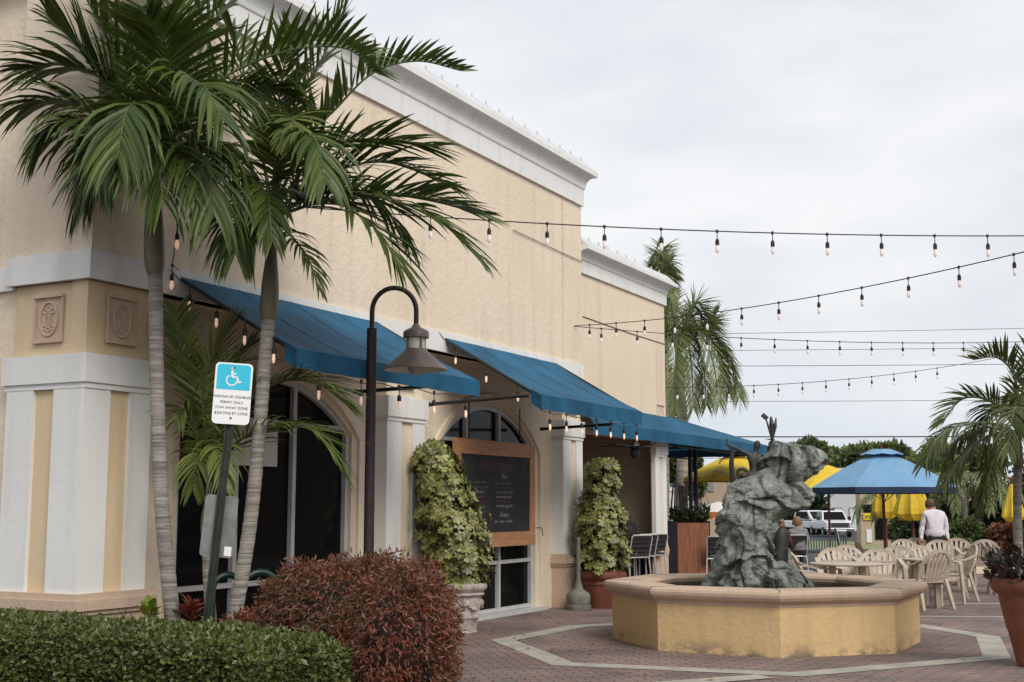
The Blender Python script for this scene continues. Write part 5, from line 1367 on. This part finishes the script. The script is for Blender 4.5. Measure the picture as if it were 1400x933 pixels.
def closed_umb(u, Y, vt, vb_, wtop, wbot, label, g='closed yellow umbrellas'):
    p = at(u, 690, Y); o = empty('closed_umbrella', (p.x, p.y, 0), ru(0, 1), label, 'umbrella', g)
    zt = at(u, vt, Y).z; zb = at(u, vb_, Y).z; m = MB(); n = 24; rings = 8; vs = []
    for i in range(rings + 1):
        t = i / rings; r = wtop + (wbot - wtop) * min(1, t * 1.2) if t < .86 else wbot * (1 - (t - .86) * 2.2); z = zt + (zb - zt) * t
        for k in range(n):
            a = k * 2 * PI / n; s = r * (1 + .22 * math.cos(a * 8) * t); vs.append((s * math.cos(a), s * math.sin(a), z + (.03 * math.cos(a * 8) if i == rings else 0)))
    m.add(vs, [(i * n + k, i * n + (k + 1) % n, (i + 1) * n + (k + 1) % n, (i + 1) * n + k) for i in range(rings) for k in range(n)] + [tuple(range(n)), tuple(rings * n + k for k in range(n))])
    m.build('folded_canopy', YFAB, o); 
    m = MB(); r = (wtop + wbot) / 2
    for (dz, dx) in ((.62, -.05), (.55, .05), (.48, 0)):
        z = zb + (zt - zb) * dz
        m.tube(spline([(dx - .05, -r * 1.05, z), (dx, -r * 1.12, z + .03), (dx + .05, -r * 1.05, z - .01), (dx + .02, -r * 1.1, z - .04)], 8), .008, 4)
    m.build('dark_lettering', BLK, o)
    m = MB(); m.tube([(0, 0, 0), (0, 0, zt + .1)], .028, 8); m.build('pole', MAROON, o)
    m = MB(); m.lathe([(.25, 0), (.25, .05), (.05, .09)], seg=16); m.build('base', BLK, o)
closed_umb(1210, 29, 640, 708, .12, .26, 'closed yellow umbrella behind the dark pole of the blue umbrella')
closed_umb(1247, 27, 645, 711, .12, .34, 'closed yellow umbrella left of the man in the white shirt')
closed_umb(1385, 25, 662, 713, .05, .2, 'closed yellow umbrella behind the palm at the right')

# ================================================================== PEOPLE
def person_body(name, J, E_, root, mats, matfn, label, loc=(0, 0, 0), rz=0, lvl=2):
    o = skin_fig(name, {k: (Vector(v[0]), v[1]) for k, v in J.items()}, E_, root, None, mats[0], lvl, matfn, mats)
    o.location = loc; o.rotation_euler = (0, 0, rz); tag(o, label, 'person')
    for v in o.data.vertices:
        if v.co.z < .62 * max(w.co.z for w in (o.data.vertices[0],)) + 9: v.co += v.normal * (.014 * noise.noise(v.co * 9) + .008 * noise.noise(v.co * 22)) * (0 if v.co.z > J['neck'][0][2] else 1)
    return o
EB = [('hip', 'belly'), ('belly', 'chest'), ('chest', 'neck'), ('neck', 'head'), ('head', 'top')]
for s in 'LR': EB += [('chest', 'sh' + s), ('sh' + s, 'el' + s), ('el' + s, 'wr' + s), ('wr' + s, 'ha' + s), ('hip', 'th' + s), ('th' + s, 'kn' + s), ('kn' + s, 'an' + s), ('an' + s, 'to' + s)]
def hairmesh(par, c, r, mt, back=1, drop=0.0, name='hair'):
    m = MB(); cx, cy, cz = c; vs = []; n = 16; rg = 8
    for i in range(rg + 1):
        ph = PI / 2 - i / rg * (PI * .62)
        for k in range(n):
            a = 2 * PI * k / n; f = .55 if (math.sin(a) * back < -.3 and ph < .5) else 1   # thin over the face side
            rr = r * (1.02 + .16 * noise.noise(Vector((math.cos(a) * 3, math.sin(a) * 3, i * .8 + r)))) * (.86 if f < 1 else 1)
            z = math.sin(ph) * r * 1.12 - (drop * max(0, i - 5) / 3 if f == 1 else 0); 
            if f < 1 and ph < .5: z = math.sin(.5) * r * 1.12 
            vs.append((cx + rr * math.cos(ph) * math.cos(a), cy + rr * math.cos(ph) * math.sin(a), cz + z))
    m.add(vs, [(i * n + k, i * n + (k + 1) % n, (i + 1) * n + (k + 1) % n, (i + 1) * n + k) for i in range(rg) for k in range(n)])
    return m.build(name, mt, par, True, fix=False)
def face(par, c, r, fy):      # eyes, nose, mouth, ears
    cx, cy, cz = c; m = MB(); m.lathe([(0, -.022), (.014, -.012), (.008, .02)], (cx, cy + fy * r * 1.0, cz - .01), 6)
    for s in (-1, 1): m.lathe([(0, -.03), (.012, -.015), (.014, .01), (0, .03)], (cx + s * r * .98, cy, cz), 6)
    m.build('nose_and_ears', SKIN, par, True); m = MB()
    for s in (-1, 1): m.lathe([(0, -.007), (.01, 0), (0, .007)], (cx + s * .032, cy + fy * r * .93, cz + .012), 6)
    m.bar((cx - .022, cy + fy * r * .92, cz - .06), (cx + .022, cy + fy * r * .92, cz - .06), .01, .01); m.build('eyes_and_mouth', mat('face_dark_' + str(len(MATS)), (.08, .03, .03), .5), par)
def hand5(par, w, d, name='hand'):
    m = MB(); w = Vector(w); d = Vector(d).normalized(); s = d.cross(Vector((0, 1, 0))).normalized()
    for i, l in enumerate((.065, .078, .083, .076, .06)[1:]):
        b = w + d * .06 + s * (i - 1.5) * .019; m.tube([b, b + d * l * .5, b + d * l + Vector((0, -.015, 0))], [.009, .008, .006], 6)
    m.tube([w + d * .01 + s * -.03, w + d * .035 + s * -.052, w + d * .06 + s * -.055], [.011, .009, .007], 6)
    return m.build(name, SKIN, par, True)
# man in the white shirt, seen from behind, walking away, head bent to the left
mp_ = at(1277, 690, 25)
J = {'hip': ((0, 0, .90), (.15, .11)), 'belly': ((0, 0, 1.05), (.16, .115)), 'chest': ((.0, .02, 1.28), (.17, .12)), 'neck': ((-.03, .05, 1.44), .055), 'head': ((-.055, .08, 1.53), (.075, .085)), 'top': ((-.06, .09, 1.61), (.065, .075)),
     'shL': ((-.17, .02, 1.36), .075), 'elL': ((-.245, .05, 1.10), .055), 'wrL': ((-.28, .0, .88), .035), 'haL': ((-.28, -.02, .82), .028),
     'shR': ((.17, .02, 1.36), .075), 'elR': ((.23, .03, 1.10), .055), 'wrR': ((.235, -.02, .87), .035), 'haR': ((.235, -.04, .81), .028),
     'thL': ((-.09, 0, .82), .1), 'knL': ((-.1, .06, .48), .07), 'anL': ((-.1, .0, .08), .045), 'toL': ((-.1, .14, .035), .035),
     'thR': ((.09, 0, .82), .1), 'knR': ((.1, -.02, .48), .07), 'anR': ((.1, -.1, .08), .045), 'toR': ((.1, .04, .035), .035)}
def mf(c):
    if c.z > 1.455: return 2
    if abs(c.x) > .19 and c.z < .89: return 2
    if c.z < .965 and abs(c.x) < .19: return 1
    return 0 if c.z > .3 else 1
pm = person_body('person', J, EB, 'hip', [SHIRT, TROU, SKIN], mf, 'man in a loose white shirt and dark trousers seen from behind among the chairs', (mp_.x, mp_.y, 0))
hairmesh(pm, (-.055, .085, 1.56), .098, HAIRB, back=-1, drop=.02); face(pm, (-.055, .085, 1.55), .09, 1)
hand5(pm, (-.28, -.02, .86), (0, -.1, -1)); hand5(pm, (.235, -.04, .85), (0, -.1, -1))
m = MB(); m.lathe([(.165, .93), (.185, .96), (.19, 1.02), (.175, 1.06)], (0, 0, 0), 24, sy=.72, cap=False); m.build('shirt_tail', SHIRT, pm, True)
# seated people: generic seated skeleton, faces +y (away from camera)
def seated(u, Y, rz, mats, label, hair, drop, seat=.45, lean=0.0, name='person', hs=1.0):
    p = at(u, 690, Y); s = seat
    J = {'hip': ((0, 0, s + .09), (.16, .13)), 'belly': ((0, .02, s + .24), (.15, .12)), 'chest': ((0, .05 + lean, s + .44), (.165, .12)), 'neck': ((0, .07 + lean, s + .59), .05), 'head': ((0, .10 + lean, s + .68), (.07, .08)), 'top': ((0, .10 + lean, s + .76), (.062, .07)),
         'shL': ((-.16, .05 + lean, s + .51), .065), 'elL': ((-.22, .10, s + .26), .048), 'wrL': ((-.16, .32, s + .25), .033), 'haL': ((-.13, .39, s + .27), .026),
         'shR': ((.16, .05 + lean, s + .51), .065), 'elR': ((.22, .10, s + .26), .048), 'wrR': ((.16, .32, s + .25), .033), 'haR': ((.13, .39, s + .27), .026),
         'thL': ((-.10, .06, s + .06), .095), 'knL': ((-.12, .44, s + .05), .065), 'anL': ((-.12, .46, .09), .043), 'toL': ((-.12, .58, .04), .033),
         'thR': ((.10, .06, s + .06), .095), 'knR': ((.12, .44, s + .05), .065), 'anR': ((.12, .46, .09), .043), 'toR': ((.12, .58, .04), .033)}
    def f(c):
        if c.z > s + .60: return 2
        if c.y > .26 and c.z > s + .17: return 2
        return 0 if c.z > s + .14 else 1
    o = person_body(name, J, EB, 'hip', mats, f, label, (p.x, p.y, 0), rz)
    c = (0, .10 + lean, s + .71); hairmesh(o, c, .10 * hs, hair, back=-1, drop=drop); face(o, (0, .10 + lean, s + .70), .083, 1)
    hand5(o, (-.13, .37, s + .27), (.3, 1, 0)); hand5(o, (.13, .37, s + .27), (-.3, 1, 0))
    return o
seated(1090, 27.3, -.1, [GREYS, TROU, SKIN], 'ginger haired woman in a grey striped top seated with her back to the camera', HAIRG, .03, seat=.47, hs=1.08)
seated(1064, 27.0, -.5, [MARC, TROU, SKIN], 'seated person in a maroon top partly hidden by the bronze rock', HAIRG, .06, seat=.45)
seated(862, 23.2, .9, [BLACKT, TROU, SKIN], 'long haired woman in a black top seated in the shade of the pavilion', HAIRB, .22, seat=.66)

# ================================================================== BACKGROUND
def bench(u, v, Y, w):
    p = at(u, 690, Y); o = empty('slatted_bench', (p.x, p.y, gh(Y)), 0, 'blue grey slatted metal bench at the edge of the lawn', 'bench')
    m = MB(); h = .82
    for k in range(16): x = -w / 2 + w * k / 15; m.bar((x, 0, .42), (x, .06, h), .03, .012)
    m.bar((-w / 2, .06, h), (w / 2, .06, h), .05, .03); m.bar((-w / 2, 0, .45), (w / 2, 0, .45), .03, .03); m.build('backrest', mat('blue_grey_metal', (.04, .07, .10), .5), o)
    m = MB(); m.box(-w / 2, w / 2, .0, .4, .42, .45); m.build('seat', MATS['blue_grey_metal'], o)
    for s in (-1, 1):
        for y in (.02, .38): m = MB(); m.bar((s * w / 2, y, 0), (s * w / 2, y, .43), .04); m.build('leg', MATS['blue_grey_metal'], o)
bench(1128, 0, 30, .95)
def pickup(u, Y, rz, label):
    p = at(u, 690, Y); o = empty('pickup_truck', (p.x, p.y, gh(Y)), rz, label, 'pickup truck', 'white pickup trucks parked beyond the lawn')
    # front faces -y
    m = MB(); m.box(-.98, .98, -2.7, 2.6, .55, 1.08); m.xf(Matrix()); b = m.build('body', CARW, o, bevel=.08)
    m = MB(); m.extr([(-.96, -2.6, 1.08), (-.96, -1.4, 1.22), (-.96, -1.4, 1.06), (-.96, -2.6, 1.0)], (1.92, 0, 0)); m.build('hood', CARW, o, bevel=.03)
    m = MB(); v = [(-.92, -1.5, 1.15), (.92, -1.5, 1.15), (.92, .6, 1.15), (-.92, .6, 1.15), (-.76, -.85, 1.86), (.76, -.85, 1.86), (.76, .45, 1.86), (-.76, .45, 1.86)]
    m.add(v, [(0, 3, 2, 1), (4, 5, 6, 7), (0, 1, 5, 4), (1, 2, 6, 5), (2, 3, 7, 6), (3, 0, 4, 7)]); cb_ = m.build('cab', CARW, o, bevel=.05)
    m = MB(); m.add([(-.80, -1.40, 1.22), (.80, -1.40, 1.22), (.68, -.90, 1.78), (-.68, -.90, 1.78)], [(0, 1, 2, 3)]); m.v = [(x, y - .05, z) for x, y, z in m.v]; m.build('windscreen', GLASS, cb_)
    for s in (-1, 1):
        m = MB(); m.add([(s * .93, -1.15, 1.25), (s * .93, .4, 1.25), (s * .80, .3, 1.76), (s * .80, -.8, 1.76)], [(0, 1, 2, 3)]); m.build('side_window', GLASS, cb_)
        m = MB(); m.box(*sorted((s * .70, s * .96)), -2.74, -2.68, .72, 1.02); m.build('headlight', LAMP, o)
        m = MB(); m.box(*sorted((s * 1.0, s * 1.22)), -1.15, -1.05, 1.2, 1.45); m.build('mirror', BLK, o)
        for y in (-1.8, 1.6):
            m = MB(); m.lathe([(.001, -.13), (.3, -.13), (.38, -.1), (.38, .1), (.3, .13), (.001, .13)], seg=20, cap=False); m.xf(Matrix.Translation((s * .88, y, .38)) @ Matrix.Rotation(PI / 2, 4, 'Y')); wv = m.build('wheel', TYRE, o)
            m = MB(); m.lathe([(.001, -.14), (.2, -.14), (.2, .14), (.001, .14)], seg=14, cap=False); m.xf(Matrix.Translation((s * .88, y, .38)) @ Matrix.Rotation(PI / 2, 4, 'Y')); m.build('rim', CHROME, wv)
    m = MB(); m.box(-.68, .68, -2.75, -2.69, .70, 1.04); g = m.build('grille', CHROME, o)
    m = MB(); m.box(-.6, .6, -2.77, -2.74, .76, .86); m.box(-.6, .6, -2.77, -2.74, .9, .99); m.build('grille_opening', BLK, g)
    m = MB(); m.box(-1.0, 1.0, -2.9, -2.7, .42, .64); m.build('bumper', CHROME, o, bevel=.03)
    m = MB(); m.box(-.4, .4, -2.92, -2.9, .44, .54); m.build('number_plate', SIGNW, o); return o
pickup(1134, 92, .0, 'white pickup truck facing the camera beside the pale metal building')
pickup(1103, 97, .55, 'white pickup truck partly hidden behind the ginger haired woman')
def bld(name, u0, u1, vt, Y, mt, depth, label, parts=None, roof=None, vb=None):
    a = at(u0, 690, Y); b = at(u1, 690, Y); zb = gh(Y); zt = at(u0, vt, Y).z; o = empty(name, (a.x, Y, zb), 0, label, 'building'); w = b.x - a.x; h = zt - zb
    m = MB(); m.box(0, w, 0, depth, 0, h); m.build('wall', mt, o)
    def X(u): return (u - u0) / (u1 - u0) * w
    def Z(v): return at(u0, v, Y).z - zb
    for (nm, ua, ub, va, vb_, mm, d) in (parts or []):
        m = MB(); z0, z1 = sorted((Z(va), Z(vb_))); m.box(X(ua), X(ub), -d, 0.0, z0, z1); m.build(nm, mm, o)
    if roof:
        mm, rv, ov = roof; zr = Z(rv); m = MB(); m.add([(-ov, -ov, h), (w + ov, -ov, h), (w + ov, depth + ov, h), (-ov, depth + ov, h), (w * .15, depth / 2, zr), (w * .85, depth / 2, zr)], [(0, 1, 5, 4), (1, 2, 5), (2, 3, 4, 5), (3, 0, 4), (3, 2, 1, 0)]); m.build('roof', mm, o)
    return o, X, Z, w, h
GREYF = mat('grey_door_trim', (.25, .22, .22), .6)
o, X, Z, w, h = bld('metal_warehouse', 1136, 1185, 640, 112, WBLD, .9, 'pale metal sided building with two doors beyond the pickup trucks',
    [('door', 1137, 1151, 694, 731, GREYF, .1), ('door', 1160, 1172, 694, 731, GREYF, .1)])
m = MB()
for k in range(34): m.box(k * .1 * 1.0 * w / 3.4, k * .1 * w / 3.4 + .05, -.04, 0, 0, h)
m.build('siding_rib', WBLD, o)
m = MB(); m.box(X(1138), X(1150), -.14, -.1, 0, Z(696)); m.box(X(1161), X(1171), -.14, -.1, 0, Z(696)); m.build('door_panel', WBLD, o)
o, X, Z, w, h = bld('roadside_kiosk', 1176, 1216, 655, 62, BBLD, .8, 'beige roadside building with a small yellow sign behind the closed umbrellas',
    [('window', 1180, 1192, 690, 701, GLASS, .05), ('yellow_sign_board', 1179, 1193, 702, 711, YSGN, .08), ('window', 1195, 1206, 704, 738, GLASS, .05), ('doorway', 1183, 1190, 724, 742, WBLD, .05)])
textmesh('OPEN', .24, 'sign_text', TXTB, o, Matrix.Translation((X(1186), -.09, Z(709.5))) @ RX, .004)
bld('beige_house', 958, 1000, 655, 48, BBLD, 2, 'small beige house with a louvred window left of the bronze rock', [('louvred_window', 966, 976, 659, 672, CHROME, .05)])
bld('white_shed', 900, 961, 657, 52, WBLD, 2, 'white walled shed behind the patio heater', [('panel_joint', 900, 961, 671.5, 672.5, GREYF, .03)])
bld('brick_shed', 933, 950, 634, 56, REDB, 4, 'small red painted brick structure above the white shed')
o, X, Z, w, h = bld('tiled_roof_shop', 1265, 1440, 667, 70, BBLD, 10, 'low shop with salmon tiled roof and a white sign behind the right hand palm',
    [('white_fascia', 1265, 1440, 655, 668, WBLD, .15), ('sign_board', 1340, 1372, 654, 672, SIGNW, .3)], roof=(SALM, 645, .5))
textmesh('GO', .62, 'sign_text', TXTB, o, Matrix.Translation((X(1356), -.31, Z(669.5))) @ RX, .004)
# orange canopy stall
p = at(982, 690, 34); o = empty('orange_parasol', (p.x, p.y, 0), 0, 'small orange fringed parasol between planter box and bronze rock', 'umbrella')
m = MB(); zt = at(982, 686, 34).z; zr = at(982, 700, 34).z; m.lathe([(.01, zt), (.3, zt - .09), (.62, zr)], seg=16, cap=False); m.build('canopy', CUSH, o, fix=False)
m = MB(); m.lathe([(.62, zr), (.62, zr - .12)], seg=32, cap=False)
m.v = [(x, y, z - (.08 * (i % 2) if z < zr - .05 else 0)) for i, (x, y, z) in enumerate(m.v)]; m.build('orange_fringe', ORAN, o, fix=False); m = MB(); m.tube([(0, 0, 0), (0, 0, zt)], .025, 8); m.build('pole', MAROON, o)
# low tan wall and flower bed at the right
a = gnd(1308, 785); m = MB(); m.box(0, 9, 0, .3, 0, .30); o = m.build('low_garden_wall', TAN2, bevel=.01); o.location = (a.x, a.y, 0); tag(o, 'low tan garden wall behind the chairs at the right', 'wall')

def tree(u, v, Y, wpx, hpx, label, leafm=TLEAF, n=6000, size=.3, seed=1, trunk=True, name='tree', cat='tree', grp='trees and shrubs beyond the plaza', nb=9, fill=.5):
    random.seed(seed); c = at(u, v, Y); k = Y / FPX; Wd = wpx * k / 2; Hd = hpx * k / 2; zb = gh(Y); o = empty(name, (c.x, c.y, zb), 0, label, cat, grp); cz = c.z - zb
    P = []; Q = []; cl = []
    for i in range(nb):
        a = ru(0, 2 * PI); r = ru(.15, .72); e = ru(-.75, .75); cl.append((Vector((Wd * r * math.cos(a), Wd * .7 * r * math.sin(a), cz + Hd * e * (1 - .3 * r))), ru(.3, .55)))
    for i in range(n):
        cc, s = random.choice(cl); d = Vector((random.gauss(0, 1), random.gauss(0, 1), random.gauss(0, 1))).normalized(); rr = 1 - abs(random.gauss(0, .22)) + .25 * noise.noise(d * 3 + cc)
        p = cc + Vector((d.x * Wd * s * rr, d.y * Wd * s * rr * .8, d.z * Hd * s * 1.05 * rr))
        if p.z > .05: P.append(p); Q.append(d)
    leaves('crown', leafm, o, P, size, Q, .6)
    if trunk:
        m = MB(); m.tube([(0, 0, 0), (.05 * Wd, 0, cz * .5), (0, 0, cz)], [.05 * Hd + .06, .04 * Hd + .05, .04], 8)
        for i in range(5): m.tube([(0, 0, cz * .6), tuple(cl[i % nb][0])], [.03 * Hd + .03, .02], 6)
        m.build('trunk', BARKW, o)
    return o
tree(926, 625, 46, 70, 120, 'dark green tree behind the end column of the restaurant', n=9000, size=.22, seed=2)
tree(905, 560, 44, 60, 120, 'dense tree behind the lower restaurant wing', n=6000, size=.22, seed=3)
tree(1165, 640, 135, 120, 56, 'broad green tree left of the blue umbrella top', TLEAF2, n=7000, size=.7, seed=4)
tree(1105, 625, 120, 60, 40, 'small tree top just over the bronze rock', n=3000, size=.5, seed=5)
tree(1195, 632, 125, 110, 38, 'dark tree behind the top of the blue umbrella', n=7000, size=.7, seed=14)
tree(1090, 700, 100, 76, 60, 'dark tree behind the left hand pickup truck', DLEAF, n=6000, size=.6, seed=6)
tree(1010, 660, 80, 90, 60, 'green shrubbery glimpsed beneath the yellow umbrella', n=5000, size=.5, seed=7)
tree(1275, 640, 95, 90, 56, 'green tree behind the right end of the blue umbrella', TLEAF2, n=6000, size=.55, seed=8)
tree(1340, 640, 110, 110, 50, 'tree line behind the tiled roof shop', n=6000, size=.6, seed=18)
for i, (u, v, Y, w, h, lab, lm) in enumerate([(1262, 715, 40, 70, 70, 'dark shrub behind the white shirted man', DLEAF), (1300, 708, 36, 70, 90, 'tall dark shrub right of the white shirted man', DLEAF),
      (1345, 700, 35, 80, 100, 'tall dark shrub behind the lone plastic chair', DLEAF), (1395, 705, 34, 70, 110, 'dark bushy tree at the right edge', DLEAF), (1322, 735, 31.5, 60, 40, 'low green shrub over the garden wall', TLEAF),
      (1370, 740, 31.5, 90, 44, 'low shrub with red leaves over the garden wall', RLEAF), (1230, 722, 44, 40, 40, 'green shrub beside the beige kiosk', TLEAF), (1425, 690, 36, 80, 120, 'bushy tree just outside the right edge', DLEAF)]):
    tree(u, v, Y, w, h, lab, lm, n=4500, size=.13, seed=40 + i, name='shrub', cat='shrub')
# shrub palms in that thicket
farp = []
for i, (u, v, Y, lab) in enumerate([(1318, 668, 33, 'small feathery palm in the dark thicket behind the chairs'), (1225, 690, 46, 'small palm beside the beige kiosk')]):
    random.seed(90 + i); b = at(u, v, Y); o = empty('small_palm', (b.x, b.y, gh(Y)), 0, lab, 'palm tree', 'small palms beyond the plaza'); zz = b.z - gh(Y)
    m = MB(); m.tube([(0, 0, 0), (0, 0, zz)], [.09, .06], 8); m.build('trunk', BARK, o)
    for k in range(12):
        a = k * 2.4; l = ru(1.2, 1.7); P = [Vector((0, 0, zz)), Vector((l * .45 * math.cos(a), l * .45 * math.sin(a), zz + .4)), Vector((l * .85 * math.cos(a), l * .85 * math.sin(a), zz + .05)), Vector((l * math.cos(a), l * math.sin(a), zz - .6))]
        frond(P, 'frond', o, n=20, L=.5, w=.05, up=0, droop=.9, leafm=PLEAF3)
# block added opposite, outside the frame, for the dark windows to mirror
a = Vector((16, 34, 0)); o = empty('reflected_block', (15.5, 20, 0), -.1, 'plain tan block added out of view opposite the restaurant for its windows to mirror', 'building')
m = MB(); m.box(0, 6, -26, 6, 0, 5.2); m.build('wall', BBLD, o)

# ================================================================== CAMERA
cam = bpy.data.cameras.new('camera'); cam.sensor_width = 36; cam.lens = 36 * FPX / 1400; cam.clip_end = 6000; cam.clip_start = .1
co_ = bpy.data.objects.new('camera', cam); C.objects.link(co_); co_.location = (0, 0, EYE); co_.rotation_euler = (PI / 2 + PITCH, 0, 0)
bpy.context.scene.camera = co_
S = bpy.context.scene; S.view_settings.view_transform = 'Standard'; S.view_settings.look = 'None'; S.view_settings.exposure = .6; S.view_settings.gamma = 1
